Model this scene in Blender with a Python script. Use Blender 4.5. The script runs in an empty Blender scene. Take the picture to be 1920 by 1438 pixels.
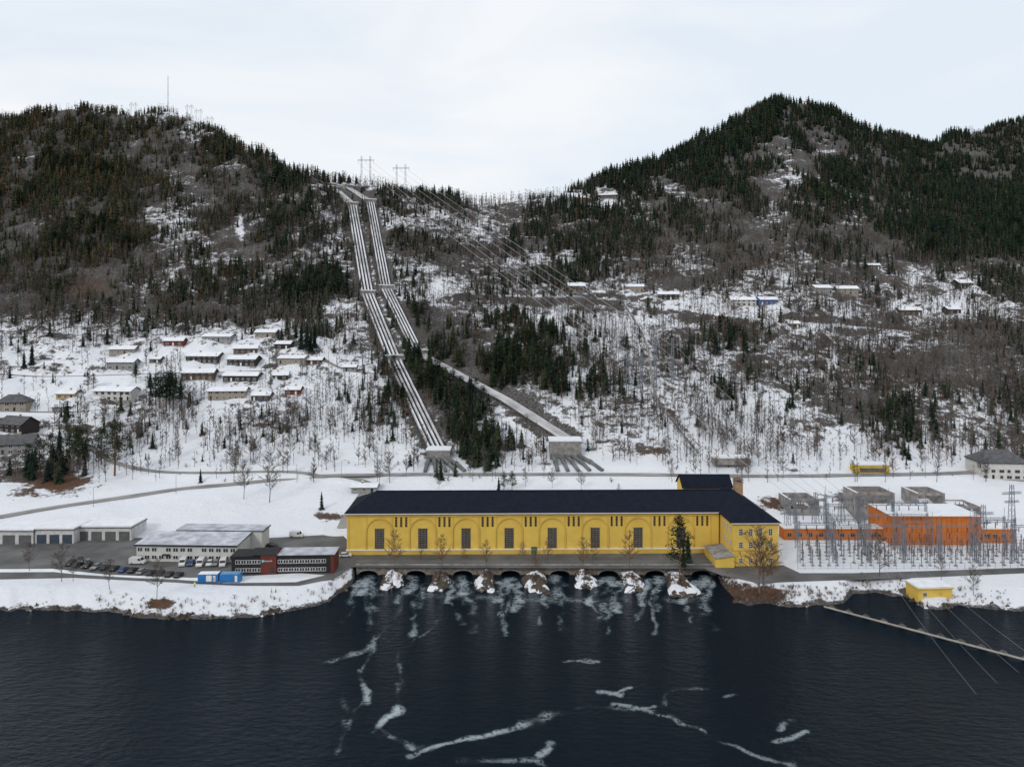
import bpy, math, random, numpy as np
from mathutils import Vector, Matrix
random.seed(7); rng=np.random.default_rng(7)
F=1331.0; HZ=600.0; CH=85.0; ZF=3.1
sc=bpy.context.scene; COL=sc.collection
# ------------------------------------------------------------------ materials
MC={}
def mat(name,col,rough=0.85,var=0.18,scale=0.6,metal=0.0,bump=0.0,spec=0.3):
    if name in MC: return MC[name]
    m=bpy.data.materials.new(name); m.use_nodes=True; nt=m.node_tree; b=nt.nodes['Principled BSDF']
    b.inputs['Roughness'].default_value=rough; b.inputs['Metallic'].default_value=metal
    b.inputs['Specular IOR Level'].default_value=spec
    g=nt.nodes.new('ShaderNodeNewGeometry'); n=nt.nodes.new('ShaderNodeTexNoise'); n.inputs['Scale'].default_value=scale
    n.inputs['Detail'].default_value=6; nt.links.new(g.outputs['Position'],n.inputs['Vector'])
    mx=nt.nodes.new('ShaderNodeMix'); mx.data_type='RGBA'
    r=nt.nodes.new('ShaderNodeMapRange'); r.inputs[1].default_value=0.3; r.inputs[2].default_value=0.7
    nt.links.new(n.outputs['Fac'],r.inputs[0]); nt.links.new(r.outputs[0],mx.inputs[0])
    mx.inputs[6].default_value=[c*(1-var) for c in col]+[1]; mx.inputs[7].default_value=[min(1,c*(1+var)) for c in col]+[1]
    nt.links.new(mx.outputs[2],b.inputs['Base Color'])
    if bump>0:
        n2=nt.nodes.new('ShaderNodeTexNoise'); n2.inputs['Scale'].default_value=scale*4; n2.inputs['Detail'].default_value=5
        nt.links.new(g.outputs['Position'],n2.inputs['Vector'])
        bp=nt.nodes.new('ShaderNodeBump'); bp.inputs['Strength'].default_value=bump; bp.inputs['Distance'].default_value=0.3
        nt.links.new(n2.outputs['Fac'],bp.inputs['Height']); nt.links.new(bp.outputs[0],b.inputs['Normal'])
    MC[name]=m; return m
SNOW=mat('snow',(0.72,0.74,0.78),0.7,0.08,0.4,bump=0.3)
YEL=mat('yellow_plaster',(0.66,0.45,0.09),0.85,0.08,0.25)
YEL2=mat('yellow_plaster_trim',(0.57,0.38,0.075),0.85,0.1,0.25)
ROOFD=mat('dark_slate_roof',(0.007,0.010,0.020),0.8,0.25,0.5,spec=0.12)
CONC=mat('concrete',(0.25,0.24,0.23),0.9,0.35,0.5,bump=0.2)
CONCD=mat('dark_concrete',(0.12,0.115,0.11),0.9,0.35,0.6,bump=0.2)
ASPH=mat('wet_asphalt',(0.11,0.108,0.107),0.8,0.35,0.12)
ROADM=mat('slushy_road',(0.25,0.24,0.23),0.85,0.3,0.12)
STEEL=mat('galvanised_steel',(0.20,0.22,0.25),0.5,0.15,1,0.3)
PIPE=mat('pipe_paint',(0.45,0.45,0.46),0.55,0.25,0.12)
PIPED=mat('pipe_dark',(0.13,0.135,0.14),0.6,0.3,0.25)
GLASS=mat('dark_glass',(0.03,0.032,0.034),0.25,0.3,0.3,spec=0.35)
WFR=mat('white_paint',(0.65,0.65,0.64),0.6,0.05)
BLK=mat('black_timber_and_arch_shade',(0.018,0.018,0.02),0.7,0.2)
RED=mat('red_brick',(0.12,0.032,0.022),0.9,0.3,2.0)
ORG=mat('orange_cladding',(0.50,0.15,0.028),0.8,0.16,0.3)
RUB=mat('tyre_rubber',(0.02,0.02,0.02),0.9)
BLUE=mat('container_blue',(0.03,0.17,0.42),0.5,0.15)
LGT=mat('lamp_lens',(0.6,0.55,0.5),0.2)
BARK=mat('bark',(0.12,0.10,0.09),0.95,0.3,1.0)
BARKP=mat('pine_bark',(0.15,0.075,0.045),0.95,0.3,1.0)
CER=mat('brown_ceramic',(0.12,0.07,0.05),0.3)
WIREM=mat('wire_aluminium',(0.42,0.43,0.45),0.5,0.1)
def tintmat(name,cols,rough=0.9):
    m=bpy.data.materials.new(name); m.use_nodes=True; nt=m.node_tree; b=nt.nodes['Principled BSDF']
    b.inputs['Roughness'].default_value=rough; b.inputs['Specular IOR Level'].default_value=0.1
    a=nt.nodes.new('ShaderNodeAttribute'); a.attribute_name='tint'
    r=nt.nodes.new('ShaderNodeValToRGB'); e=r.color_ramp.elements
    e[0].position=0; e[0].color=cols[0]+(1,); e[1].position=1; e[1].color=cols[-1]+(1,)
    for i,c in enumerate(cols[1:-1]):
        k=e.new((i+1)/(len(cols)-1)); k.color=c+(1,)
    g=nt.nodes.new('ShaderNodeNewGeometry'); n=nt.nodes.new('ShaderNodeTexNoise'); n.inputs['Scale'].default_value=0.5; n.inputs['Detail'].default_value=1
    nt.links.new(g.outputs['Position'],n.inputs['Vector'])
    mr=nt.nodes.new('ShaderNodeMapRange'); mr.inputs[1].default_value=0.3;mr.inputs[2].default_value=0.7;mr.inputs[3].default_value=0.55;mr.inputs[4].default_value=1.45
    nt.links.new(n.outputs['Fac'],mr.inputs[0]); nt.links.new(a.outputs['Fac'],r.inputs[0])
    mm=nt.nodes.new('ShaderNodeVectorMath'); mm.operation='SCALE'
    nt.links.new(r.outputs[0],mm.inputs[0]); nt.links.new(mr.outputs[0],mm.inputs['Scale'])
    nt.links.new(mm.outputs[0],b.inputs['Base Color']); return m
LEAF=tintmat('conifer_needles',[(0.011,0.021,0.016),(0.026,0.040,0.022),(0.058,0.060,0.028),(0.10,0.072,0.036)])
TWIG=tintmat('bare_twigs',[(0.075,0.068,0.065),(0.135,0.115,0.102),(0.19,0.11,0.065)])

# ------------------------------------------------------------------ mesh helpers
class MB:
    def __init__(s): s.v=[];s.f=[];s.m=[]
    def poly(s,pts,mi=0):
        n=len(s.v); s.v+= [tuple(p) for p in pts]; s.f.append(tuple(range(n,n+len(pts)))); s.m.append(mi); return s
    def box(s,x0,x1,y0,y1,z0,z1,mi=0):
        n=len(s.v); s.v+=[(x0,y0,z0),(x1,y0,z0),(x1,y1,z0),(x0,y1,z0),(x0,y0,z1),(x1,y0,z1),(x1,y1,z1),(x0,y1,z1)]
        for q in ((3,2,1,0),(4,5,6,7),(0,1,5,4),(1,2,6,5),(2,3,7,6),(3,0,4,7)): s.f.append(tuple(n+i for i in q)); s.m.append(mi)
        return s
    def tube(s,p,q,r0,r1=None,n=6,mi=0,cap=True):
        if r1 is None: r1=r0
        p=Vector(p);q=Vector(q); d=(q-p).normalized(); a=d.orthogonal().normalized(); b=d.cross(a); k=len(s.v)
        for c,r in ((p,r0),(q,r1)):
            for i in range(n):
                t=2*math.pi*i/n; s.v.append(tuple(c+a*math.cos(t)*r+b*math.sin(t)*r))
        for i in range(n):
            j=(i+1)%n; s.f.append((k+i,k+j,k+n+j,k+n+i)); s.m.append(mi)
        if cap:
            s.f.append(tuple(k+i for i in range(n))[::-1]); s.m.append(mi); s.f.append(tuple(k+n+i for i in range(n))); s.m.append(mi)
        return s
    def prism(s,prof,y0,y1,mi=0):
        n=len(s.v); k=len(prof)
        for y in (y0,y1):
            for x,z in prof: s.v.append((x,y,z))
        s.f.append(tuple(range(n,n+k))); s.m.append(mi); s.f.append(tuple(range(n+2*k-1,n+k-1,-1))); s.m.append(mi)
        for i in range(k):
            j=(i+1)%k; s.f.append((n+i,n+k+i,n+k+j,n+j)); s.m.append(mi)
        return s
    def obj(s,name,mats,parent=None,loc=None,rz=0,smooth=False):
        me=bpy.data.meshes.new(name); me.from_pydata(s.v,[],s.f)
        for m in (mats if isinstance(mats,(list,tuple)) else [mats]): me.materials.append(m)
        me.polygons.foreach_set('material_index',s.m)
        if smooth: me.polygons.foreach_set('use_smooth',[True]*len(s.f))
        me.update(); o=bpy.data.objects.new(name,me); COL.objects.link(o)
        if parent is not None: o.parent=parent
        if loc is not None: o.location=loc
        o.rotation_euler[2]=rz
        return o
def info(o,label,cat,group=None):
    o['label']=label; o['category']=cat
    if group: o['group']=group
    return o
def thing(name,label,cat,loc=(0,0,0),rz=0,group=None):
    o=bpy.data.objects.new(name,None); o.location=loc; o.rotation_euler[2]=rz; o.empty_display_size=0.5
    COL.objects.link(o); return info(o,label,cat,group)
def clone(root,loc,rz=0,scale=1.0,label=None):
    r=root.copy(); COL.objects.link(r); r.location=loc; r.rotation_euler[2]=rz; r.scale=(scale,)*3
    if label: r['label']=label
    for c in root.children:
        k=c.copy(); k.parent=r; COL.objects.link(k)
    return r
def npmesh(name,V,T,mats,mi=None,tint=None,attrs=None,quads=False,smooth=False):
    me=bpy.data.meshes.new(name); k=4 if quads else 3; n=len(T)
    me.vertices.add(len(V)); me.vertices.foreach_set('co',np.asarray(V,dtype=np.float32).ravel())
    me.loops.add(n*k); me.loops.foreach_set('vertex_index',np.asarray(T,dtype=np.int32).ravel())
    me.polygons.add(n); me.polygons.foreach_set('loop_start',np.arange(0,n*k,k,dtype=np.int32))
    try: me.polygons.foreach_set('loop_total',np.full(n,k,dtype=np.int32))
    except Exception: pass
    for m in mats: me.materials.append(m)
    if mi is not None: me.polygons.foreach_set('material_index',np.asarray(mi,dtype=np.int32))
    me.polygons.foreach_set('use_smooth',np.full(n,smooth,dtype=bool))
    if tint is not None:
        a=me.attributes.new('tint','FLOAT','POINT'); a.data.foreach_set('value',np.asarray(tint,dtype=np.float32))
    for nm,val in (attrs or {}).items():
        a=me.attributes.new(nm,'FLOAT','POINT'); a.data.foreach_set('value',np.asarray(val,dtype=np.float32))
    me.update(calc_edges=True); me.validate(); return me

# ------------------------------------------------------------------ terrain
_lat={}
def vn(x,y,s,seed):
    if seed not in _lat: _lat[seed]=np.random.default_rng(seed).random((256,256))
    L=_lat[seed]; X=x/s+1000; Y=y/s+1000; xi=np.floor(X).astype(int); yi=np.floor(Y).astype(int); fx=X-xi; fy=Y-yi
    fx=fx*fx*(3-2*fx); fy=fy*fy*(3-2*fy)
    g=lambda a,b:L[a%256,b%256]
    return ((g(xi,yi)*(1-fx)+g(xi+1,yi)*fx)*(1-fy)+(g(xi,yi+1)*(1-fx)+g(xi+1,yi+1)*fx)*fy)*2-1
SIL=[(-420,225),(-150,215),(0,210),(100,206),(200,200),(290,195),(350,212),(400,236),(450,267),(500,294),(550,317),(600,326),(640,330),(700,335),(760,346),(800,349),(850,360),(900,371),(940,376),(1000,370),(1050,357),(1100,342),(1150,324),(1200,306),(1250,284),(1300,266),(1350,236),(1400,204),(1440,186),(1480,178),(1520,188),(1560,206),(1600,228),(1650,245),(1700,255),(1740,267),(1800,246),(1850,233),(1920,215),(2100,192),(2340,202)]
SHORE=[(-420,1138),(0,1143),(100,1141),(200,1147),(260,1156),(340,1161),(420,1157),(480,1157),(560,1147),(620,1128),(662,1095),(670,1065.6),(1340,1065.6),(1352,1098),(1385,1131),(1440,1134),(1500,1136),(1560,1133),(1583,1128),(1600,1113),(1640,1112),(1700,1124),(1735,1141),(1800,1139),(1920,1143),(2340,1140)]
FOOT=[(-420,266),(0,268),(600,272),(700,276),(1345,276),(1480,292),(2340,294)]
FAC=[(-420,0.95),(0,0.95),(300,0.97),(500,1.0),(700,1.0),(950,1.16),(1200,1.12),(1480,1.03),(1720,1.16),(1920,1.12),(2340,1.1)]
PYL=np.array([890,860,740,640,540,440,350,270,210,150.]); YL=np.array([330,350,400,460,540,630,720,800,860,920.])
ip=lambda tab,x: float(np.interp(x,[t[0] for t in tab],[t[1] for t in tab]))
PX=np.arange(-420,2341,4.0)
YG=np.concatenate([np.arange(186,300,0.75),np.arange(300,1010,1.6),np.arange(1010,1500,20),[1600,1800,2200,3000,5000]])
Z=np.zeros((len(YG),len(PX))); YR=np.zeros(len(PX))
A1=lambda v:np.array([float(v)])
for c,px in enumerate(PX):
    quay=668<px<1345
    ysh=CH*F/(ip(SHORE,px)-HZ)+ (0 if quay else vn(A1(px),A1(0),18,3)[0]*0.9+vn(A1(px),A1(0),50,4)[0]*1.2)
    foot=ip(FOOT,px); fc=ip(FAC,px); pr=ip(SIL,px)+13
    pts=[(180,-6),(ysh-5,-3),(ysh-0.3,-2.5 if quay else -0.25),(ysh+(0.5 if quay else 0.8),ZF if quay else 0.5),(ysh+(1 if quay else 5),ZF if quay else 2.0),(ysh+(2 if quay else 10),ZF),(foot,ZF),(330,13.1)]
    for p in [860,800,740,690,640,590,540,490,440,395,350,310,270,210,150]:
        if p<=pr: break
        Y=float(np.interp(-p,-PYL,YL)); Y=350+(Y-350)*fc if Y>350 else Y
        pts.append((Y,CH+(HZ-p)*Y/F))
    Y=float(np.interp(-pr,-PYL,YL)); Y=350+(Y-350)*fc
    zr=CH+(HZ-pr)*Y/F; YR[c]=Y
    pts+= [(Y,zr),(Y+25,zr+1),(Y+100,zr-30),(Y+400,zr-110),(5100,40)]
    Z[:,c]=np.interp(YG,[p[0] for p in pts],[p[1] for p in pts])
for it in range(10):
    Zs=Z.copy(); Zs[1:-1,1:-1]=(Z[1:-1,1:-1]*2+Z[:-2,1:-1]+Z[2:,1:-1]+Z[1:-1,:-2]+Z[1:-1,2:])/6
    w=(YG>300)[:,None]&(YG<1000)[:,None]; Z=np.where(w,Zs,Z)
def colidx(px): return min(max((px-PX[0])/4.0,0),len(PX)-1.001)
def G(px,py,Zm=None):
    Zm=Z if Zm is None else Zm
    c=colidx(px); i=int(c); t=c-i; col=Zm[:,i]*(1-t)+Zm[:,i+1]*t
    proj=HZ-F*(col-CH)/YG; proj=np.where((YG>200)&(YG<990),proj,9999.); ok=(proj<=py)
    if not ok.any():
        k=int(np.argmin(proj)); return Vector(((px-960)*YG[k]/F,YG[k],col[k]))
    k=int(np.argmax(ok)); a=(proj[k-1]-py)/max(1e-6,(proj[k-1]-proj[k])) if proj[k-1]<9000 else 1
    Y=YG[k-1]+(YG[k]-YG[k-1])*a; z=col[k-1]+(col[k]-col[k-1])*a
    return Vector(((px-960)*Y/F,Y,z))
def W(px,py,z=ZF):
    Y=(CH-z)*F/(py-HZ); return Vector(((px-960)*Y/F,Y,z))
def catmull(P,step=4.0):
    out=[]; n=len(P)
    for i in range(n-1):
        p0=P[max(i-1,0)];p1=P[i];p2=P[i+1];p3=P[min(i+2,n-1)]
        k=max(2,int((p2-p1).length/step))
        for a in range(k):
            t=a/k; out.append(0.5*((2*p1)+(p2-p0)*t+(2*p0-5*p1+4*p2-p3)*t*t+(3*p1-p0-3*p2+p3)*t**3))
    out.append(P[-1]); return out
ROADS=[([(-250,1005),(-100,988),(0,969),(90,953),(170,941),(260,928),(340,916),(430,908),(500,901),(570,894),(640,891),(700,890),(800,889),(950,889),(1100,889),(1250,890),(1380,892),(1500,892),(1620,890),(1750,888),(1850,884),(1920,881),(2100,876)],6.0),
 ([(600,893),(560,885),(480,884),(400,886),(300,884),(240,874),(205,862),(180,846),(150,830),(60,812),(-60,800)],4.0),
 ([(640,892),(690,905),(680,925),(650,970),(640,990)],3.5),
 ([(860,548),(930,552),(1010,556),(1080,556),(1150,562),(1230,573),(1300,582),(1380,592),(1480,602),(1600,612),(1720,622),(1840,634),(1960,645)],4.5),
 ([(-50,765),(60,772),(170,770),(270,755),(340,735)],3.0),([(-60,695),(60,705),(170,704),(300,700),(420,697),(500,695)],3.0),([(600,670),(640,690),(700,700),(730,690)],3.5),
 ([(1170,570),(1210,640),(1230,740),(1270,800),(1310,850)],1.6)]
XG=(PX[None,:]-960)/F*YG[:,None]; YY=np.repeat(YG[:,None],len(PX),1)
base=Z.copy()
road_pts=[(catmull([G(*p,base) for p in r],4.0),w) for r,w in ROADS]
LP=[(822,846),(738,672),(689,550),(660,384),(628,354),(598,346)]; RP=[(1060,820),(950,750),(784,662),(724,540),(694,378),(652,351),(625,344)]
LPW=[G(*p,base) for p in LP]; RPW=[G(*p,base) for p in RP]
amp=np.clip((YY-335)/90,0,1)*np.clip((1200-YY)/150,0,1)
Z+=amp*(vn(XG,YY,75,11)*4.2+vn(XG,YY,32,12)*3.2+vn(XG,YY,13,13)*2.1+vn(XG,YY,5,14)*1.0)
Z+=np.clip((YY-345)/100,0,1)*np.clip((1000-YY)/100,0,1)*(np.abs(vn(XG,YY,22,15))*3.2+np.abs(vn(XG,YY,9,18))*2.0-1)
flat=np.clip((YY-276)/12,0,1)*np.clip((345-YY)/20,0,1); Z+=flat*(vn(XG,YY,17,16)*0.6+vn(XG,YY,6,17)*0.25)
def grade(pts,half,blend,dz,only_down=False):
    global Z
    best=np.full(Z.shape,1e9); zl=np.zeros(Z.shape)
    for a,b in zip(pts[:-1],pts[1:]):
        x0,x1=min(a.x,b.x)-half-blend,max(a.x,b.x)+half+blend; y0,y1=min(a.y,b.y)-half-blend,max(a.y,b.y)+half+blend
        m=(XG>x0)&(XG<x1)&(YY>y0)&(YY<y1)
        if not m.any(): continue
        dx,dy=b.x-a.x,b.y-a.y; L=dx*dx+dy*dy+1e-9
        t=np.clip(((XG[m]-a.x)*dx+(YY[m]-a.y)*dy)/L,0,1); d=np.hypot(XG[m]-a.x-t*dx,YY[m]-a.y-t*dy)
        bb=best[m]; zz=zl[m]; u=d<bb; bb[u]=d[u]; zz[u]=(a.z+(b.z-a.z)*t)[u]; best[m]=bb; zl[m]=zz
    w=np.clip(1-(best-half)/blend,0,1); w=w*w*(3-2*w); Zn=Z*(1-w)+(zl+dz)*w
    Z=np.minimum(Z,Zn) if only_down else Zn
    return best
for p,w in road_pts: grade(p,w/2+(1.5 if w>2 else .4),6 if w>2 else 2,-0.18)
RLOW=RPW[:3]
grade([p-Vector((3,8,2.5)) for p in RLOW],5,7,-2.2,True)
pb=np.minimum(grade(LPW,5.2,5,-1.7),grade(RPW,4.6,5,-1.9))
def pm(s): return np.array([[int(ch) for ch in r] for r in s.split()],dtype=float)/9
SM=pm("333433333333333343333333 223664333333333333332222 222366433333333322442111 222234444444444222442111 222332345755555322542111 222343445676776422553111 222433545876545533453211 222443433665545443444322 222333444756655545556542 222333366676556656657664 233333456657676677787775 555544477545677655555543 888888877635777655445544 999888888423676655655445 888888888424476766643454 888777777634676777753454 688888888825888777777654 488999999955888999888777 489999999999999999999999")
CM=pm("444400000000000007880000 876532200000000068878678 888865530000000698779999 988876644310006896667999 999877766685178898665999 998776666641375676555999 887666656532588766654999 888666655532687464443899 888676664332673222222379 777777754344462221522247 555655444443221221221124 343233462588621342112224 221111132799732243222223 111111121799842134433212 111331112799976114322235 333322212798721121127844 232222222798521111115711 342111000297411100101111 231000000021000000000001")
BM=pm("111111000000000011111111 222222000000000011111111 333444421000000022222111 334555554100000033333111 334555776665444444444111 444555887766665555444111 444555888777766666555321 565565888677777777776532 555555787687777888887764 677666677777778888877877 898777666677787777788888 566655567566568888888888 222222356654567888888888 111333466644557888888888 222444567643556777765788 568877777644656666556677 456556766655545555555566 444322344455443333333344 232212222222110111111112")
def samp(M,px,py):
    c=np.clip((px-40)/80,0,22.999); r=np.clip((py-180)/40,0,17.999); i=c.astype(int); j=r.astype(int); a=c-i; b=r-j
    return (M[j,i]*(1-a)+M[j,i+1]*a)*(1-b)+(M[j+1,i]*(1-a)+M[j+1,i+1]*a)*b
PPY=HZ-F*(Z-CH)/YY; PPX=np.repeat(PX[None,:],len(YG),0)
S=samp(SM,PPX,PPY); S=np.where(PPY>905,0.97,S)
S=S-.10*np.clip((PPX-700)/60,0,1)*np.clip((PPY-360)/60,0,1)*np.clip((840-PPY)/60,0,1)
S=S+.28*vn(XG,YY,30,61)*np.clip((YY-330)/30,0,1)
for (a,b,ra,rb,k) in [(330,432,55,32,.6),(450,425,12,30,.6),(300,212,35,14,.5),(395,240,40,12,.5),(820,402,40,14,.6),(620,570,30,35,.5),(1150,382,60,14,.6),(1600,390,50,60,.38),(1540,270,60,50,.36),(1560,690,20,60,.5),(650,420,8,60,.2),(880,370,40,10,.3),(1720,525,50,18,.5),(1120,620,80,40,.5),(560,450,20,40,.4),(900,600,30,30,.35),(1420,760,60,20,.4)]:
    S=np.maximum(S,k*1.7*np.exp(-((PPX-a)/ra)**2-((PPY-b)/rb)**2))
Bn=np.zeros(Z.shape)
for (a,b,ra,rb,k) in [(110,905,75,28,1),(60,925,60,14,.7),(300,1132,35,12,1),(190,1115,20,6,.5),(1425,1112,75,14,1.1),(1385,1100,30,12,.8),(620,968,35,14,.8),(1460,945,50,15,.8),(1700,1105,25,6,.7),(160,540,60,20,.7),(1480,880,60,8,.5),(400,1110,60,5,.3),(1230,845,40,10,.6),(1010,870,60,8,.4),(1580,930,60,14,.6),(690,870,40,6,.5),(520,800,60,8,.4),(250,800,60,10,.5),(450,1135,60,5,.4)]:
    Bn=np.maximum(Bn,k*np.exp(-((PPX-a)/ra)**2-((PPY-b)/rb)**2))
S=S-Bn*0.85
S=np.where(pb<6.5,np.minimum(S,.22),np.where(pb<9.5,np.minimum(S,.45),S))
shore_rock=np.clip(1-(Z-0.1)/1.2,0,1)*(YY<250); S=S-shore_rock*0.8
nr,nc=Z.shape; idx=np.arange(nr*nc).reshape(nr,nc)
T=np.stack([idx[:-1,:-1],idx[:-1,1:],idx[1:,1:],idx[1:,:-1]],-1).reshape(-1,4)
V=np.stack([XG,YY,Z],-1).reshape(-1,3)
def begin(name):
    global N,Lk
    m=bpy.data.materials.new(name); m.use_nodes=True; N=m.node_tree.nodes; Lk=m.node_tree.links; return m,N['Principled BSDF']
def node(t,**k):
    n=N.new(t)
    for a,v in k.items(): setattr(n,a,v)
    return n
def mth(op,a,bb=None,clamp=False):
    n=N.new('ShaderNodeMath'); n.operation=op; n.use_clamp=clamp
    for i,x in enumerate((a,bb)):
        if x is None: continue
        if isinstance(x,(int,float)): n.inputs[i].default_value=x
        else: Lk.new(x,n.inputs[i])
    return n.outputs[0]
def noise(sc_,det=6,rough=0.6,vec=None):
    n=N.new('ShaderNodeTexNoise'); n.inputs['Scale'].default_value=sc_; n.inputs['Detail'].default_value=det; n.inputs['Roughness'].default_value=rough
    Lk.new(vec,n.inputs['Vector']); return n.outputs['Fac']
def mixc(f,a,bb):
    n=N.new('ShaderNodeMix'); n.data_type='RGBA'; Lk.new(f,n.inputs[0])
    for i,x in ((6,a),(7,bb)):
        if isinstance(x,tuple): n.inputs[i].default_value=x+(1,)
        else: Lk.new(x,n.inputs[i])
    return n.outputs[2]
gm,b=begin('snowy_ground')
g=node('ShaderNodeNewGeometry'); mp=node('ShaderNodeMapping'); mp.inputs['Scale'].default_value=(1,1,1.9); Lk.new(g.outputs['Position'],mp.inputs[0]); pv=mp.outputs[0]
sa=node('ShaderNodeAttribute'); sa.attribute_name='snow'; ba=node('ShaderNodeAttribute'); ba.attribute_name='brown'
n1=noise(0.2,7,0.76,pv); n2=noise(1.0,2,0.6,pv); n3=noise(0.05,3,0.5,pv)
sep=node('ShaderNodeSeparateXYZ'); Lk.new(g.outputs['Normal'],sep.inputs[0])
thr=mth('ADD',mth('MULTIPLY',sa.outputs['Fac'],0.42),0.288)
thr=mth('SUBTRACT',thr,mth('MULTIPLY',mth('MAXIMUM',mth('SUBTRACT',0.88,sep.outputs[2]),0.0),0.6))
nn=mth('ADD',mth('MULTIPLY',n1,0.87),mth('MULTIPLY',n3,0.13))
nn=mth('ADD',nn,mth('MULTIPLY',mth('SUBTRACT',n2,0.5),0.18))
fac=mth('ADD',mth('MULTIPLY',mth('SUBTRACT',thr,nn),14),0.5,True)
rock=mixc(mth('MULTIPLY',mth('SUBTRACT',n2,0.32),2.8,True),(0.022,0.021,0.022),(0.18,0.172,0.167))
lit=mixc(mth('MULTIPLY',mth('SUBTRACT',n1,0.35),3.3,True),(0.028,0.025,0.022),(0.09,0.074,0.061))
rock=mixc(mth('MULTIPLY',mth('SUBTRACT',n3,0.47),4.0,True),rock,lit)
rock=mixc(ba.outputs['Fac'],rock,mixc(n2,(0.06,0.03,0.02),(0.15,0.08,0.045)))
snowc=mixc(n3,(0.69,0.72,0.78),(0.77,0.78,0.81))
colr=mixc(fac,rock,snowc); Lk.new(colr,b.inputs['Base Color']); b.inputs['Roughness'].default_value=0.85; b.inputs['Specular IOR Level'].default_value=0.12
bp=node('ShaderNodeBump'); bp.inputs['Strength'].default_value=0.85; bp.inputs['Distance'].default_value=1.4; Lk.new(nn,bp.inputs['Height']); Lk.new(bp.outputs[0],b.inputs['Normal'])
me=npmesh('hillside_terrain',V,T,[gm],quads=True,smooth=True,attrs={'snow':S.ravel(),'brown':np.clip(Bn,0,1).ravel()})
o=bpy.data.objects.new('hillside_terrain',me); COL.objects.link(o); o['kind']='structure'
SRK,b=begin('snowy_rock'); g=node('ShaderNodeNewGeometry'); sep=node('ShaderNodeSeparateXYZ'); Lk.new(g.outputs['Normal'],sep.inputs[0]); n1=noise(0.2,4,0.55,g.outputs['Position']); n2=noise(1.4,3,.6,g.outputs['Position'])
fac=mth('MULTIPLY',mth('SUBTRACT',mth('ADD',sep.outputs[2],mth('MULTIPLY',mth('SUBTRACT',0.5,n1),3.6)),.78),8,True)
rk=mixc(mth('MULTIPLY',mth('SUBTRACT',n2,.3),2.5,True),(.018,.015,.013),(.10,.07,.05)); Lk.new(mixc(fac,rk,(.68,.70,.74)),b.inputs['Base Color']); b.inputs['Roughness'].default_value=.9
bp=node('ShaderNodeBump'); bp.inputs['Strength'].default_value=.8; bp.inputs['Distance'].default_value=.4; Lk.new(n2,bp.inputs['Height']); Lk.new(bp.outputs[0],b.inputs['Normal'])

OCC=np.zeros((500,800),bool)
def stamp(x,y,r):
    i0=int((y-r-180)/2); i1=int((y+r-180)/2)+1; j0=int((x-r+800)/2); j1=int((x+r+800)/2)+1
    for i in range(max(i0,0),min(i1,499)+1):
        for j in range(max(j0,0),min(j1,799)+1):
            if (i*2+180-y)**2+(j*2-800-x)**2<=r*r: OCC[i,j]=True
for k,(p,w) in enumerate(road_pts):
    mb=MB()
    for i,q in enumerate(p):
        d=(p[min(i+1,len(p)-1)]-p[max(i-1,0)]); d.z=0; d.normalize(); s=Vector((-d.y,d.x,0)); ww=w*(1+.06*math.sin(i*.7)+.05*math.sin(i*1.9))
        for sgn in (1,0,-1): mb.v.append(tuple(q+s*sgn*ww/2+Vector((0,0,0.05))))
        if i: 
            n=len(mb.v)
            for a in (0,1): mb.f.append((n-6+a,n-3+a,n-2+a,n-5+a)); mb.m.append(0)
        stamp(q.x,q.y,w/2+1.5)
    o=mb.obj('road' if w>2 else 'path',ROADM); o['kind']='structure'
def sheet(name,pts,z,m):
    mb=MB(); mb.poly([W(a,bb,z) for a,bb in pts]); o=mb.obj(name,m); o['kind']='structure'; return o
sheet('parking_asphalt',[(-200,1090),(0,1086),(140,1083),(330,1092),(360,1094),(450,1098),(560,1098),(625,1085),(655,1065),(668,1058),(668,1030),(640,1000),(600,1003),(470,1010),(250,1008),(-200,1012)],ZF+0.03,ASPH)
sheet('snow_verge',[(-200,1074),(100,1072),(150,1077),(250,1083),(330,1086),(420,1093),(555,1091),(610,1078),(560,1074),(455,1080),(360,1083),(200,1077),(100,1066),(-200,1068)],ZF+0.06,SNOW)
sheet('quay_asphalt',[(668,1063),(1335,1066),(1340,1040),(1330,1028),(650,1028),(640,1036),(655,1062)],ZF+0.07,ASPH)
sheet('service_road',[(1320,1066),(1352,1078),(1420,1093),(1560,1088),(1740,1082),(1930,1074),(2200,1066),(2200,1057),(1920,1064),(1740,1070),(1600,1074),(1500,1074),(1470,1060),(1330,1040)],ZF+0.04,ASPH)
# ------------------------------------------------------------------ water
wx=np.concatenate([[-5000,-2000,-900,-500,-300,-240],np.arange(-190,191,0.55),[240,300,500,900,2000,5000]]); wy=np.concatenate([[-5000,-1500,-500,-100,40,80],np.arange(120,246,0.55),[255]])
WX,WY=np.meshgrid(wx,wy); foam=np.zeros(WX.shape)
WXd=WX+vn(WX,WY,12,71)*2.2+vn(WX,WY,3.2,72)*1.0; WYd=WY+vn(WX,WY,12,73)*2.0+vn(WX,WY,3.2,74)*.9; WI=np.clip(.92+.35*vn(WX,WY,8,75)+.3*vn(WX,WY,2.5,76),.4,1.2)
def foamline(pts,wd,k):
    P=[W(a,bb,0) for a,bb in pts]
    for a,c in zip(P[:-1],P[1:]):
        dx,dy=c.x-a.x,c.y-a.y; t=np.clip(((WXd-a.x)*dx+(WYd-a.y)*dy)/(dx*dx+dy*dy+1e-9),0,1)
        d=np.hypot(WXd-a.x-t*dx,WYd-a.y-t*dy); np.maximum(foam,k*WI*np.exp(-(d/wd)**2),out=foam)
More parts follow.
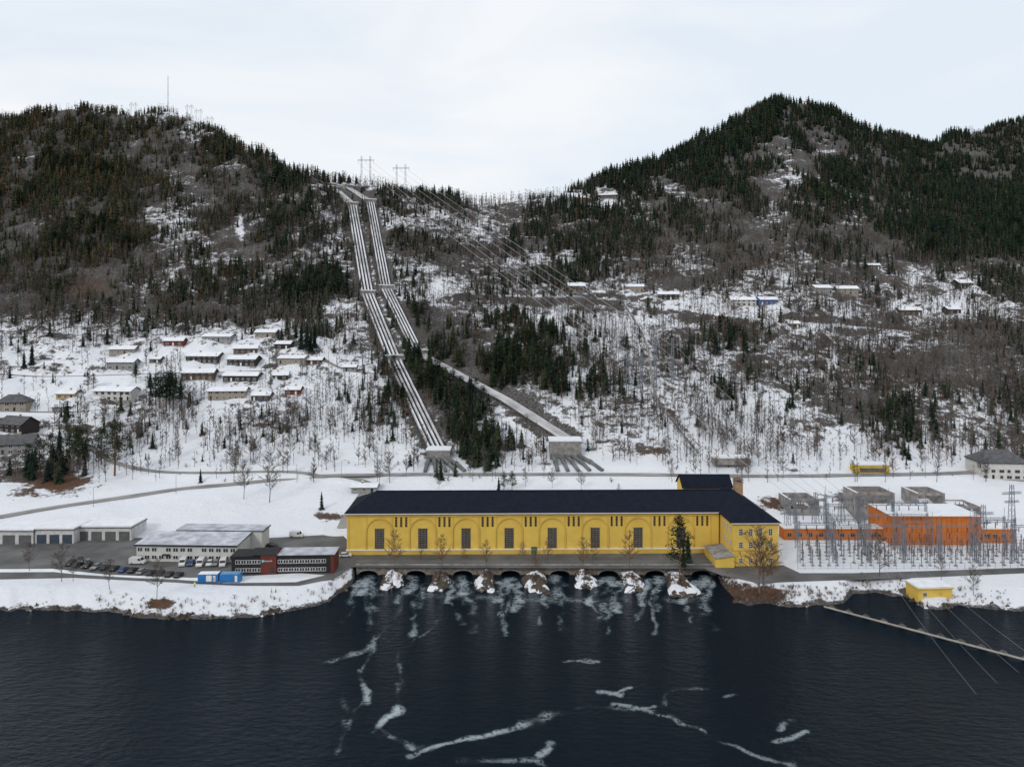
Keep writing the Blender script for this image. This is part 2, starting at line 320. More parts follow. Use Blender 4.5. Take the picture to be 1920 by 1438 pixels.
for pts,wd,k in [([(775,1415),(850,1392),(930,1372),(985,1355)],1.1,.86),([(970,1357),(1015,1347),(1055,1340)],2.0,1.05),([(1195,1328),(1260,1358),(1320,1378)],1.1,.9),([(1320,1378),(1390,1395),(1440,1420),(1475,1438)],1.2,.95),([(1110,1292),(1150,1300)],1.4,.95),([(1125,1300),(1165,1285)],.9,.8),([(742,1322),(712,1362)],1.7,1.0),([(700,1375),(712,1362),(790,1400)],1.0,.8),([(692,1265),(686,1312)],1.2,.9),([(640,1370),(652,1325),(690,1300)],1,.7),([(1455,1370),(1475,1350)],1,.8),([(1465,1392),(1502,1380)],1.1,.85),([(1000,1410),(1040,1390)],1.4,.9),([(625,1240),(700,1210),(720,1170)],1.5,.68),([(1050,1240),(1115,1238)],1.3,.7),([(640,1300),(625,1420)],1.4,.6),([(850,1430),(1000,1425)],1.8,.62),([(1140,1318),(1210,1330)],1.1,.8),([(735,1280),(752,1290)],.9,.75),([(1360,1312),(1385,1300)],.9,.65),([(1055,1340),(1120,1325),(1195,1328)],1.2,.66),([(1230,1330),(1250,1300),(1330,1290)],1,.58),([(700,1190),(690,1265)],1.3,.62),([(820,1160),(760,1220),(742,1322)],1.2,.55),([(985,1355),(960,1330),(900,1320)],1,.5)]: foamline(pts,wd,k)
OPEN=[690,780,868,957,1050,1141,1228,1315]
for a in OPEN:
    foamline([(a,1082),(a+random.uniform(-12,12),1114)],2.6,random.uniform(.85,1.0)); foamline([(a-16,1090),(a-26,1132)],1.9,random.uniform(.7,.95)); foamline([(a+14,1092),(a+12,1145)],2.2,random.uniform(.6,.85)); foamline([(a,1120),(a+random.uniform(-30,30),1190)],1.6,random.uniform(.5,.68)); foamline([(a-20,1135),(a+random.uniform(-60,10),1168)],1.3,random.uniform(.5,.66))
foamline([(700,1118),(1330,1128)],5,.52)
nr,nc=WX.shape; idx=np.arange(nr*nc).reshape(nr,nc); T=np.stack([idx[:-1,:-1],idx[:-1,1:],idx[1:,1:],idx[1:,:-1]],-1).reshape(-1,4)
wm,b=begin('dark_river_water')
g=node('ShaderNodeNewGeometry'); mp=node('ShaderNodeMapping'); mp.inputs['Scale'].default_value=(0.5,1,1); mp.inputs['Rotation'].default_value=(0,0,.3); Lk.new(g.outputs['Position'],mp.inputs[0]); pv=mp.outputs[0]
fa=node('ShaderNodeAttribute'); fa.attribute_name='foam'
w1=noise(0.8,4,0.72,pv); w2=noise(0.2,2,0.5,pv); w3=noise(0.018,3,0.55,pv)
dn_=node('ShaderNodeTexNoise'); dn_.inputs['Scale'].default_value=.5; Lk.new(g.outputs['Position'],dn_.inputs['Vector']); va=node('ShaderNodeVectorMath',operation='MULTIPLY_ADD'); Lk.new(dn_.outputs['Color'],va.inputs[0]); va.inputs[1].default_value=(3,3,0); Lk.new(g.outputs['Position'],va.inputs[2])
f1=noise(0.55,7,0.74,va.outputs[0])
f1r=mth('SUBTRACT',1.0,mth('ABSOLUTE',mth('MULTIPLY',mth('SUBTRACT',f1,0.5),6.0)))
ff=mth('MULTIPLY',mth('SUBTRACT',mth('ADD',mth('MULTIPLY',fa.outputs['Fac'],.62),mth('MULTIPLY',f1r,0.48)),0.66),2.0,True)
ff=mth('MULTIPLY',ff,mth('MULTIPLY',mth('SUBTRACT',fa.outputs['Fac'],0.22),2.4,True))
wc=mixc(w3,(0.0015,0.0058,0.0115),(0.003,0.0105,0.020))
wc2=mixc(mth('MULTIPLY',mth('SUBTRACT',fa.outputs['Fac'],.3),0.8,True),wc,(0.02,0.05,0.055)); cc=mixc(ff,wc2,(0.5,0.57,0.62)); Lk.new(cc,b.inputs['Base Color'])
rr=mth('ADD',0.08,mth('MULTIPLY',ff,0.6)); Lk.new(rr,b.inputs['Roughness']); b.inputs['Specular IOR Level'].default_value=0.13; b.inputs['IOR'].default_value=1.33; b.inputs['Specular Tint'].default_value=(.45,.8,1,1)
bp=node('ShaderNodeBump'); bp.inputs['Strength'].default_value=1.0; bp.inputs['Distance'].default_value=1.6
Lk.new(mth('ADD',w1,mth('MULTIPLY',w2,.8)),bp.inputs['Height']); Lk.new(bp.outputs[0],b.inputs['Normal'])
me=npmesh('river_water',np.stack([WX,WY,np.zeros(WX.shape)],-1).reshape(-1,3),T,[wm],quads=True,smooth=True,attrs={'foam':foam.ravel()})
o=bpy.data.objects.new('river_water',me); COL.objects.link(o); o['kind']='structure'

# ------------------------------------------------------------------ power station
st=thing('power_station','long yellow plastered power station with dark slate hipped roof','power station',(-57.7,247.9,ZF),math.radians(0.9))
H=14.4; D=22.0; Lh=130.5
mb=MB(); mb.box(0,Lh,0,D,-1.5,H); mb.obj('wall',YEL,st)
mb=MB(); mb.box(-0.15,Lh,-0.5,-0.0,-1,1.6); mb.box(-0.25,Lh,-0.6,0.0,1.6,1.8,1); mb.obj('plinth',[YEL2,SNOW],st)
mb=MB(); mb.box(-0.5,Lh,-0.5,0,H-0.55,H-0.1); mb.box(-0.3,Lh,-0.25,-0.003,H-1.3,H-0.95); mb.obj('cornice',YEL2,st)
e=0.9; rz=H+5.2
mb=MB(); A=[(-e,-e,H),(Lh+8,-e,H),(Lh+8,D+e,H),(-e,D+e,H)]; R0=(8.5,D/2,rz); R1=(Lh+8,D/2,rz)
mb.poly([A[0],A[1],R1,R0]); mb.poly([A[3],A[0],R0]); mb.poly([A[2],A[3],R0,R1]); mb.poly([(x,y,H-0.12) for x,y,z in (A[0],A[3],A[2],A[1])]); mb.box(-e,Lh,-e-0.12,-e,H-0.2,H+0.06,1); mb.box(8.3,Lh+8,D/2-.2,D/2+.2,rz-.1,rz+.12,0); mb.obj('roof',[ROOFD,WFR],st)
wx0=Lh+0.6; wx1=wx0+15.2; wy0=-13.6; wy1=D
mb=MB(); mb.box(wx0,wx1,wy0,wy1+0.02,-1.5,H+0.02); mb.obj('side_wing_wall',YEL,st)
mb=MB(); B=[(wx0-e,wy0-e,H+.05),(wx1+e,wy0-e,H+.05),(wx1+e,wy1+e,H+.05),(wx0-e,wy1+e,H+.05)]; xm=(wx0+wx1)/2; r0=(xm,wy0+8.5,rz+0.25); r1=(xm,wy1-7,rz+0.25)
mb.poly([B[0],B[1],r0]); mb.poly([B[1],B[2],r1,r0]); mb.poly([B[2],B[3],r1]); mb.poly([B[3],B[0],r0,r1]); mb.poly([(x,y,z-.12) for x,y,z in B][::-1])
mb.box(wx0-e,wx1+e,wy0-e-.1,wy0-e,H-.15,H+.1,1); mb.obj('side_wing_roof',[ROOFD,WFR],st)
mb=MB(); mb.box(wx0-.2,wx1+.2,wy0-.3,wy0,H-.6,H-.15); mb.obj('side_wing_cornice',YEL2,st)
mb=MB(); mb.box(wx0-.15,wx1+.15,wy0-.15,wy0,5.1,5.35); mb.obj('side_wing_band',YEL2,st)
mb=MB(); mb.box(124,142.5,23,33,-1,17.6); mb.obj('rear_block_wall',YEL,st)
rb=MB()
rb.poly([(123.3,22.4,17.3),(143.2,22.4,17.3),(143.2,28,21.6),(123.3,28,21.6)]); rb.poly([(123.3,33.6,17.3),(123.3,28,21.6),(143.2,28,21.6),(143.2,33.6,17.3)])
rb.poly([(124,23,17.6),(124,33,17.6),(124,28,21.4)],1); rb.poly([(142.5,23,17.6),(142.5,28,21.4),(142.5,33,17.6)],1); rb.obj('rear_block_roof',[ROOFD,YEL],st)
mb=MB(); c0=140.4; mb.box(c0,c0+2.8,12,14.8,H+1,21.8); mb.box(c0-.2,c0+3,11.8,15,21.8,22.1,1)
for a,c in ((c0+.1,12.1),(c0+2.4,12.1),(c0+.1,14.4),(c0+2.4,14.4)): mb.box(a,a+.3,c,c+.3,22.1,22.8,0)
ca=[(c0-.4,11.6),(c0+3.2,11.6),(c0+3.2,15.2),(c0-.4,15.2)]
for i in range(4): mb.poly([ca[i]+(22.8,),ca[(i+1)%4]+(22.8,),(c0+1.4,13.4,23.7)],2)
mb.obj('chimney',[mat('pale_brick',(0.36,0.23,0.14),0.9,0.2,1),CONC,mat('copper_brown',(0.15,0.08,0.05))],st)
mb=MB(); ax0=wx0-6.2
mb.prism([(ax0,-1.2),(ax0,3.2),(wx0-.05,3.9),(wx0-.05,-1.2)],wy0-1.5,-2.2,0); mb.obj('annex_wall',YEL,st)
mb=MB(); mb.poly([(ax0-.3,wy0-1.9,3.2),(wx0-.02,wy0-1.9,4.0),(wx0-.02,-1.8,4.0),(ax0-.3,-1.8,3.2)]); mb.poly([(ax0-.3,wy0-1.9,3.0),(ax0-.3,-1.8,3.0),(wx0-.02,-1.8,3.8),(wx0-.02,wy0-1.9,3.8)]); mb.poly([(ax0-.3,wy0-1.9,3.0),(wx0-.02,wy0-1.9,3.8),(wx0-.02,wy0-1.9,4.0),(ax0-.3,wy0-1.9,3.2)]);mb.poly([(ax0-.3,wy0-1.9,3.0),(ax0-.3,wy0-1.9,3.2),(ax0-.3,-1.8,3.2),(ax0-.3,-1.8,3.0)]); mb.obj('annex_roof',CONC,st)
def window(parent,x,y,z0,z1,w,nx,nz,fr=WFR,axis='x',name='window',t=0.1):
    mb=MB(); h=z1-z0
    if axis=='x':
        mb.box(x-w/2,x+w/2,y-0.06,y-0.004,z0,z1,0)
        for i in range(nx+1):
            a=x-w/2+w*i/nx; mb.box(a-t/2,a+t/2,y-0.13,y-0.06,z0,z1,1)
        for i in range(nz+1):
            a=z0+h*i/nz; mb.box(x-w/2,x+w/2,y-0.12,y-0.061,a-t/2,a+t/2,1)
    else:
        mb.box(x-0.06,x-0.004,y-w/2,y+w/2,z0,z1,0)
        for i in range(nx+1):
            a=y-w/2+w*i/nx; mb.box(x-0.13,x-0.06,a-t/2,a+t/2,z0,z1,1)
        for i in range(nz+1):
            a=z0+h*i/nz; mb.box(x-0.12,x-0.061,y-w/2,y+w/2,a-t/2,a+t/2,1)
    return mb.obj(name,[GLASS,fr],parent)
GFR=mat('brown_window_frame',(0.19,0.165,0.135),0.8)
for i in range(8):
    cx=11.4+i*15.1
    window(st,cx,0,2.1,9.0,3.1,6,9,GFR,t=0.12)
    mb=MB(); ro=4.85; ri=4.45; zc=7.9
    for s in (-1,1): mb.box(min(cx+s*ro,cx+s*ri),max(cx+s*ro,cx+s*ri),-0.35,-0.002,1.8,zc)
    n=20
    for k in range(n):
        a0=math.pi*k/n; a1=math.pi*(k+1)/n; P=lambda r,a,y:(cx-r*math.cos(a),y,zc+r*math.sin(a))
        mb.poly([P(ri,a0,-.35),P(ri,a1,-.35),P(ro,a1,-.35),P(ro,a0,-.35)]); mb.poly([P(ro,a0,-.35),P(ro,a1,-.35),P(ro,a1,0),P(ro,a0,0)]); mb.poly([P(ri,a1,-.35),P(ri,a0,-.35),P(ri,a0,0),P(ri,a1,0)])
    mb.obj('arch_moulding',YEL2,st)
    mb=MB(); mb.box(cx-2.2,cx+2.2,-.22,-.003,1.82,2.0); mb.obj('window_sill',YEL2,st)
    mb=MB(); mb.box(cx-2.0,cx+2.0,-.16,-.003,9.1,9.3); mb.obj('window_lintel',YEL2,st)
    for k in (-1,0,1):
        window(st,cx+7.55+k*1.75,0,9.6,13.3,0.75,1,4,YEL2,t=0.06)
for i in range(9):
    for s in (-3.1,3.1):
        x=11.4+7.55+(i-1)*15.1+s
        if x>0.6 and x<Lh-1: mb=MB(); mb.box(x-.2,x+.2,-.10,-.003,1.8,H-1.4); mb.obj('pilaster',YEL2,st)
mb=MB(); mb.box(64.4,66.4,-.6,-.52,0.0,2.6); mb.obj('door',mat('green_door',(0.05,0.13,0.08)),st)
for k in range(4):
    for zz,hh in ((1.0,1.6),(6.0,2.0),(10.2,2.2)): window(st,wx0+2.6+k*3.3,wy0,zz,zz+hh,1.2,2,3,WFR,t=.08)
for k in range(3):
    for zz,hh in ((6.0,2.0),(10.2,2.2)): window(st,wx0,wy0+2.5+k*3.5,zz,zz+hh,1.2,2,3,WFR,axis='y',t=.08)
for q in range(-6,16): stamp(-57+q*10,258,14)

# quay arcade
qx0=(668-960)*237.0/F; qx1=(1345-960)*237.0/F
mb=MB(); Yq=237.0; ocx=[(a-960)*Yq/F for a in OPEN]; AW=3.2
xs=sorted(set([qx0,qx1]+[c+AW*math.cos(math.pi*k/14) for c in ocx for k in range(15)]))
def arch(x):
    for c in ocx:
        if abs(x-c)<=AW+1e-6: return 0.1+1.35*math.sqrt(max(0,1-((x-c)/AW)**2))
    return -2
def inside(x0,x1): return any(abs((x0+x1)/2-c)<AW for c in ocx)
for a,c in zip(xs[:-1],xs[1:]):
    if inside(a,c):
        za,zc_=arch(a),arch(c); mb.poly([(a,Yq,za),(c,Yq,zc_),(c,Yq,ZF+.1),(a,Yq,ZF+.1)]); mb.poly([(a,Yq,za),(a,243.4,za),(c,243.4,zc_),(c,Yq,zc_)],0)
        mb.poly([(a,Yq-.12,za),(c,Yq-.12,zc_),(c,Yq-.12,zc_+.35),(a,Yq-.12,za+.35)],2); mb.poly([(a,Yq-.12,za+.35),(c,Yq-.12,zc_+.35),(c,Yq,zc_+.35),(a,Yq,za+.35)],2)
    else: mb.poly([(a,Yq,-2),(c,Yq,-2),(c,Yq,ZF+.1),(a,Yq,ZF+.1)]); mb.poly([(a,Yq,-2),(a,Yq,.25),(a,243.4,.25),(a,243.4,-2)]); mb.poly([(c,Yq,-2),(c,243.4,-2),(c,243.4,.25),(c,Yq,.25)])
mb.poly([(qx0,243.6,-2),(qx1,243.6,-2),(qx1,243.6,ZF),(qx0,243.6,ZF)],1)  # black sheet behind the arches: shade inside the openings painted as colour
mb.box(qx0,qx1,Yq-.25,Yq+.4,ZF+.1,ZF+.45,2)
mb.poly([(qx0,Yq,ZF+.03),(qx1,Yq,ZF+.03),(qx1,243.8,ZF+.03),(qx0,243.8,ZF+.03)])
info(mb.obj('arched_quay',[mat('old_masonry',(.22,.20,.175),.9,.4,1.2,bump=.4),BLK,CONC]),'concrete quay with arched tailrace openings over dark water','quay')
nb=20; seg=(qx1-qx0)/nb
rail=MB(); 
for k in range(4): rail.tube((k*seg/3,0,0),(k*seg/3,0,1.1),.045,n=5)
rail.tube((0,0,1.1),(seg,0,1.1),.045,n=5); rail.tube((0,0,.6),(seg,0,.6),.03,n=5)
r0_=rail.obj('railing',STEEL,loc=(qx0,Yq+.05,ZF+.45)); info(r0_,'grey steel railing along the quay edge','railing','railings along the quay')
for i in range(1,nb):
    c=r0_.copy(); c.location=(qx0+i*seg,Yq+.05,ZF+.45); COL.objects.link(c)
def rockmesh(name,cx,cy,rx,ry,h,seed,taper=0.0):
    r=random.Random(seed); mb=MB(); n=34; m=10; ph=[r.uniform(0,6.28) for _ in range(4)]
    for j in range(m+1):
        t=j/m; rr=(1-t**2.6)**0.8*(1-.3*t)
        for i in range(n):
            a=2*math.pi*i/n; k=1+.13*math.sin(3*a+ph[0])+.10*math.sin(5*a+ph[1]+t*3)+.06*math.sin(9*a+ph[3])+r.uniform(-.06,.06)
            yy=math.sin(a); xx=math.cos(a); q=max(abs(xx),abs(yy))**.45; xx/=q; yy/=q
            mb.v.append((cx+xx*(1+taper*yy)*rx*rr*k,cy+yy*ry*rr*k,-1.2+(h+1.2)*t**.75*(1+.22*yy)+r.uniform(-.11,.11)+.3*math.sin(2*a+ph[2])*t))
    for j in range(m):
        for i in range(n): mb.f.append((j*n+i,j*n+(i+1)%n,(j+1)*n+(i+1)%n,(j+1)*n+i)); mb.m.append(0)
    return mb.obj(name,[SRK])
ISL=[]
for k,(a,bt,wd) in enumerate([(735,1108,22),(825,1112,20),(910,1113,19),(1005,1115,25),(1097,1107,21),(1185,1114,21),(1275,1126,27)]):
    p=W(a,bt,0); cy=(p.y+239)/2; cx=(a-960)*cy/F; o=rockmesh('rock_islet',cx,cy,wd*cy/F,(239-p.y)/2,2.5,k+3,-.16); ISL.append((cx,cy))
    info(o,'brown rocky islet with patchy snow between the quay arches','rock','islets between the tailrace arches')
for k in range(46):
    a=random.choice([random.uniform(0,655),random.uniform(1350,1920)]); bt=ip(SHORE,a)-random.uniform(-2,5); p=W(a,bt,0); rr=random.uniform(.5,1.5)
    info(rockmesh('shore_boulder',p.x,p.y,rr*1.4,rr,rr*.7,100+k),'dark boulder with patches of snow at the waterline','rock','boulders along the shore')

# ------------------------------------------------------------------ trees
def tri(V,T,a,b_,c):
    n=len(V); V.extend([a,b_,c]); T.append((n,n+1,n+2))
def np_tube(V,T,p,q,r0,r1,n=3):
    p=Vector(p);q=Vector(q); d=(q-p).normalized(); a=d.orthogonal().normalized(); b_=d.cross(a); k=len(V)
    for c,r in ((p,r0),(q,r1)):
        for i in range(n): t=2*math.pi*i/n; V.append(tuple(c+a*math.cos(t)*r+b_*math.sin(t)*r))
    for i in range(n):
        j=(i+1)%n; T.append((k+i,k+j,k+n+j)); T.append((k+i,k+n+j,k+n+i))
def spruce(seed,layers,k,r=.17):
    R=random.Random(seed); tv,tt=[],[]; np_tube(tv,tt,(0,0,-.04),(0,0,.9),.013,.003,3); V,T=[],[]
    for i in range(layers):
        t=(i+R.uniform(-.2,.2))/layers; t=max(t,0); z=.08+.88*t; rad=r*(1-t)**.75*R.uniform(.75,1.2)+.008
        a0=R.uniform(0,6.28)
        for j in range(k):
            if R.random()<.08: continue
            a=a0+6.283*j/k+R.uniform(-.25,.25); rr=rad*R.uniform(.65,1.2); w=3.1/k
            tip=(rr*math.cos(a),rr*math.sin(a),z-rr*R.uniform(.25,.55)); m1=(rr*.6*math.cos(a+w),rr*.6*math.sin(a+w),z-rr*.25); m2=(rr*.6*math.cos(a-w),rr*.6*math.sin(a-w),z-rr*.25)
            c=(0,0,z+.035+.3/layers); n=len(V); V.extend([c,m1,tip,m2]); T.append((n,n+1,n+2)); T.append((n,n+2,n+3))
    np_tube(V,T,(0,0,.10),(0,0,1.0),r*.4,.002,4)
    return (tv,tt),(V,T)
def pine(seed,ncl,nt_,big=1):
    R=random.Random(seed); tv,tt=[],[]; np_tube(tv,tt,(0,0,-.04),(R.uniform(-.02,.02),0,.55),.016,.011,4); np_tube(tv,tt,(0,0,.5),(0,0,.93),.011,.004,3); V,T=[],[]
    for c in range(ncl):
        z=R.uniform(.28,.97); rad=.18*min(1,(1.03-z)*2.0)*R.uniform(.25,1.05); a=R.uniform(0,6.28); cx,cy=rad*math.cos(a),rad*math.sin(a)
        tri(V,T,(0,0,z-.06),(0,0,z-.05),(cx,cy,z)); s=R.uniform(.03,.06)*big
        for q in range(nt_):
            x,y,w=[R.gauss(0,s*.75) for _ in range(3)]; w*=.5; l=s*.5*big
            pts=[(cx+x+R.uniform(-l,l),cy+y+R.uniform(-l,l),z+w+R.uniform(-l,l)*.6) for _ in range(3)]; tri(V,T,*pts)
    return (tv,tt),(V,T)
def bare(seed,nb_,ns,nt_,spread=.5,wid=1.0,stem=1,seg=4,tr=.011,lo=.22):
    R=random.Random(seed); tv,tt=[],[]; V,T=[],[]
    def strip(p,q,w):
        d=(q-p); s=d.cross(Vector((R.uniform(-1,1),R.uniform(-1,1),R.uniform(-.3,.3)))).normalized()*w
        tri(V,T,tuple(p-s),tuple(p+s),tuple(q))
    for sidx in range(stem):
        lean=Vector((R.uniform(-.08,.08),R.uniform(-.08,.08),1)) if stem>1 else Vector((R.uniform(-.03,.03),R.uniform(-.03,.03),1))
        P=lambda t:Vector((lean.x*t+.012*math.sin(t*9+seed),lean.y*t+.012*math.cos(t*7+seed),t*.97))
        for i in range(seg): np_tube(tv,tt,P(i/seg)-Vector((0,0,.03 if i==0 else 0)),P((i+1)/seg),tr*(1-i/(seg+.4)),tr*(1-(i+1)/(seg+.4)),3)
        for i in range(nb_):
            t=R.uniform(lo,.97); p=P(t); a=R.uniform(0,6.28); L=spread*.62*(1.08-t)**.7*R.uniform(.5,1.05); up=R.uniform(.6,1.3)
            d=Vector((math.cos(a),math.sin(a),up)).normalized()*L; q=p+d; strip(p,q,.0042*wid)
            for k in range(ns):
                u=R.uniform(.25,1); p2=p+d*u; d2=(d.normalized()+Vector((R.uniform(-.8,.8),R.uniform(-.8,.8),R.uniform(-.3,.6)))).normalized()*L*.45*R.uniform(.5,1.1); q2=p2+d2; strip(p2,q2,.0034*wid)
                for m in range(nt_):
                    u2=R.uniform(.3,1); p3=p2+d2*u2; d3=(d2.normalized()+Vector((R.uniform(-.9,.9),R.uniform(-.9,.9),R.uniform(-.4,.6)))).normalized()*L*.22; strip(p3,p3+d3,.0028*wid)
    return (tv,tt),(V,T)
KINDS={}
def mkkind(kn,gens,barkm,leafm,tints):
    out=[]
    for gi,g_ in enumerate(gens):
        (tv,tt),(cv,ct)=g_
        for ti in tints:
            mt=npmesh(kn+'_trunk',tv,tt,[barkm],tint=[.3]*len(tv)); mc=npmesh(kn+'_crown',cv,ct,[leafm],tint=np.full(len(cv),ti)); out.append((ti,mt,mc))
    KINDS[kn]=out
mkkind('spruce_tree',[spruce(s,20,9) for s in (1,2,3)],BARK,LEAF,[.05,.3,.6])
mkkind('pine_tree',[pine(s,60,26) for s in (4,5,6)],BARKP,LEAF,[.15,.4])
mkkind('bare_tree',[bare(s,34,5,2,wid=1.9,tr=.013) for s in (7,8,9)],TWIG,TWIG,[.2,.6])
mkkind('birch_tree',[bare(s,50,6,5,spread=.6,wid=.9) for s in (17,18,19)],BARK,TWIG,[.35,.85])
LBL={'spruce_tree':('dark green spruce tree standing on the snowy slope','tree','spruces on the hillside'),'pine_tree':('green pine tree with open crown on the slope','tree','pines on the hillside'),'bare_tree':('leafless grey-brown tree standing in snow','tree','leafless trees on the hillside'),'birch_tree':('leafless birch with fine brownish twigs','tree','birches along the waterfront')}
cnt={}
def place(kn,x,y,z,h,tint=.3,label=None,fat=1.0):
    cnt[kn]=cnt.get(kn,0)+1
    vs=KINDS[kn]; best=min(abs(v[0]-tint) for v in vs); v=random.choice([v for v in vs if abs(v[0]-tint)<best+.01])
    l,c,g_=LBL[kn]; t=thing(kn,label or l,c,(x,y,z),random.uniform(0,6.28),g_); t.scale=(h*fat,h*fat,h)
    for nm,m in (('trunk',v[1]),('crown',v[2])):
        o=bpy.data.objects.new(nm,m); o.parent=t; COL.objects.link(o)
    return t
def placepx(kn,px,py,hpx,tint=.3,label=None,fat=1.0):
    p=G(px,py); place(kn,p.x,p.y,p.z-.1,hpx*p.y/F,tint,label,fat); stamp(p.x,p.y,2.5)
for (a,h),i in zip([(738,70),(827,62),(915,52),(1010,40),(1097,54),(1182,70)],range(6)):
    place('birch_tree',ISL[i][0],ISL[i][1]+5,1.6,(h+10)*237/F,1.0,'small leafless birch with rusty brown twigs beside the quay',1.0)
for a,h in ((980,42),(1028,50),(1112,52),(790,30),(870,30)): place('birch_tree',(a-960)*239/F,239,ZF,h*239/F,1.0,'small leafless birch with rusty brown twigs beside the quay',1.0)
placepx('birch_tree',1425,1112,132,1.0,'large leafless tree with rusty brown crown on the bank',1.3); placepx('birch_tree',1432,1110,110,1.0,'large leafless tree with rusty brown crown on the bank',1.3)
placepx('birch_tree',1650,1086,90,.35,None,1.2); placepx('birch_tree',1765,1088,50,.35); placepx('birch_tree',1825,1115,60,.35)
for a,b_,h in [(115,1090,75),(55,1070,55),(205,1105,60),(295,1120,75),(137,1090,50),(458,935,75),(506,942,95),(400,1100,20),(1160,925,20),(730,905,60),(712,910,50),(1035,915,40),(1090,918,38),(985,912,30),(823,916,25),(425,880,35),(440,884,30),(590,865,60),(545,860,50),(480,860,45)]: placepx('birch_tree',a,b_,h,.35)
p=W(1274,1092,1.0); place('pine_tree',p.x,p.y,2.0,122*p.y/F,.15,'tall dark green pine on the rocky islet by the quay',1.1)
place('spruce_tree',59.5,240,ZF,10,.3,None,1.1); place('spruce_tree',57,236,2.5,8,.3,None,1.1)
for kn,a,b_,h,t in [('pine_tree',150,880,98,.4),('pine_tree',215,892,105,.4),('pine_tree',190,870,70,.4),('spruce_tree',112,880,80,.1),('pine_tree',75,890,70,.4),('pine_tree',300,765,72,.15),('pine_tree',312,770,74,.15),('pine_tree',325,770,74,.15),('pine_tree',292,760,60,.15),('pine_tree',340,765,55,.15),('pine_tree',318,760,66,.15),('pine_tree',165,732,35,.4),('pine_tree',175,728,30,.4),('pine_tree',255,718,35,.4),('spruce_tree',603,955,35,.3),('spruce_tree',376,905,28,.1),('pine_tree',945,922,40,.4),('pine_tree',960,922,42,.4),('spruce_tree',1487,868,25,.1),('spruce_tree',935,920,28,.1),('spruce_tree',565,655,52,.1),('spruce_tree',575,655,56,.1),('spruce_tree',590,652,50,.1),('spruce_tree',583,660,48,.1),('spruce_tree',60,685,45,.1),('spruce_tree',45,690,35,.1),('pine_tree',95,870,60,.4),('pine_tree',130,868,70,.4)]:
    placepx(kn,a,b_,h,t,fat=1.2 if kn=='pine_tree' else 1)

# ------------------------------------------------------------------ houses
WALL={'white':(0.50,0.49,0.47),'grey':(0.26,0.26,0.26),'dark':(0.035,0.03,0.028),'brown':(0.09,0.058,0.042),'red':(0.15,0.032,0.025),'yellow':(0.42,0.31,0.14),'beige':(0.30,0.26,0.21),'orange':(0.5,0.2,0.04),'blue':(0.06,0.10,0.25)}
def house(px,py,wpx,colr,h=3.6,d=9,rise=1.7,rot=0,roof='snow',label=None,hip=False):
    p=G(px,py); w=wpx*p.y/F; stamp(p.x,p.y+d/2,max(w,d)*.62+1); stamp(p.x,p.y-6,w*.4+2)
    if py<600: stamp(p.x,p.y-14,w*.35+2)
    wm_=mat(colr+'_house_wall',WALL[colr],.85,.1); rmn=SNOW if roof=='snow' else mat('grey_tile_roof',(0.09,0.09,0.095),.8,.3)
    lab=label or f"{colr} wooden house with {'snow-covered' if roof=='snow' else 'grey'} roof on the slope"
    t=thing('house',lab,'house',(p.x,p.y,p.z),math.radians(rot),'houses on the hillside')
    x0,x1=-w/2,w/2; y0,y1=0,d
    mb=MB(); mb.box(x0,x1,y0,y1,-3.5,h); mb.box(x0-.02,x1+.02,y0-.02,y0+.5,-3.5,.25,1)
    if not hip: mb.poly([(x0,y0,h),(x0,y1,h),(x0,(y0+y1)/2,h+rise)]); mb.poly([(x1,y0,h),(x1,(y0+y1)/2,h+rise),(x1,y1,h)])
    mb.obj('wall',[wm_,CONC],t); mb=MB(); e=.6; ym=(y0+y1)/2; hx=ym*.8 if hip else -e; k=rise*e/(d/2)
    for dz,mi in ((.32,0),(0.02,1)):
        a=(x0-e,y0-e,h-k+dz);b_=(x1+e,y0-e,h-k+dz);c=(x1-hx,ym,h+rise+dz);dd=(x0+hx,ym,h+rise+dz);e1=(x0-e,y1+e,h-k+dz);f1=(x1+e,y1+e,h-k+dz)
        mb.poly([a,b_,c,dd],mi); mb.poly([f1,e1,dd,c],mi)
        if hip: mb.poly([e1,a,dd],mi); mb.poly([b_,f1,c],mi)
    mb.box(x0-e,x1+e,y0-e-.05,y0-e,h-k-.12,h-k+.1,1); mb.poly([(x0-e,y0-e,h-k+.02),(x1+e,y0-e,h-k+.02),(x1+e,y0-e,h-k+.32),(x0-e,y0-e,h-k+.32)],0)
    mb.obj('roof',[rmn,BLK],t)
    r=random.Random(int(px*7+py)); n=max(2,int(w/3.2)); lv=[1.0] if h<4.3 else [.7,3.4]; di=r.randrange(n)
    for z in lv:
        for i in range(n):
            cx=x0+w*(i+.5)/n+r.uniform(-.2,.2)
            if i==di and z==lv[0]:
                q=MB(); q.box(cx-.5,cx+.5,-.08,-.025,.25,2.3); q.obj('door',BLK if colr in('white','yellow','beige','grey') else WFR,t)
            else: window(t,cx,-.02,z,z+1.25,r.choice([1.2,1.6,2.0]),2,1,WFR if colr!='white' else GFR)
    q=MB(); cx=r.uniform(-.2,.2)*w; q.box(cx-.4,cx+.4,ym-.4,ym+.4,h,h+rise+1.1); q.box(cx-.48,cx+.48,ym-.48,ym+.48,h+rise+1.1,h+rise+1.25,1); q.obj('chimney',[MC['pale_brick'],SNOW],t)
    return t
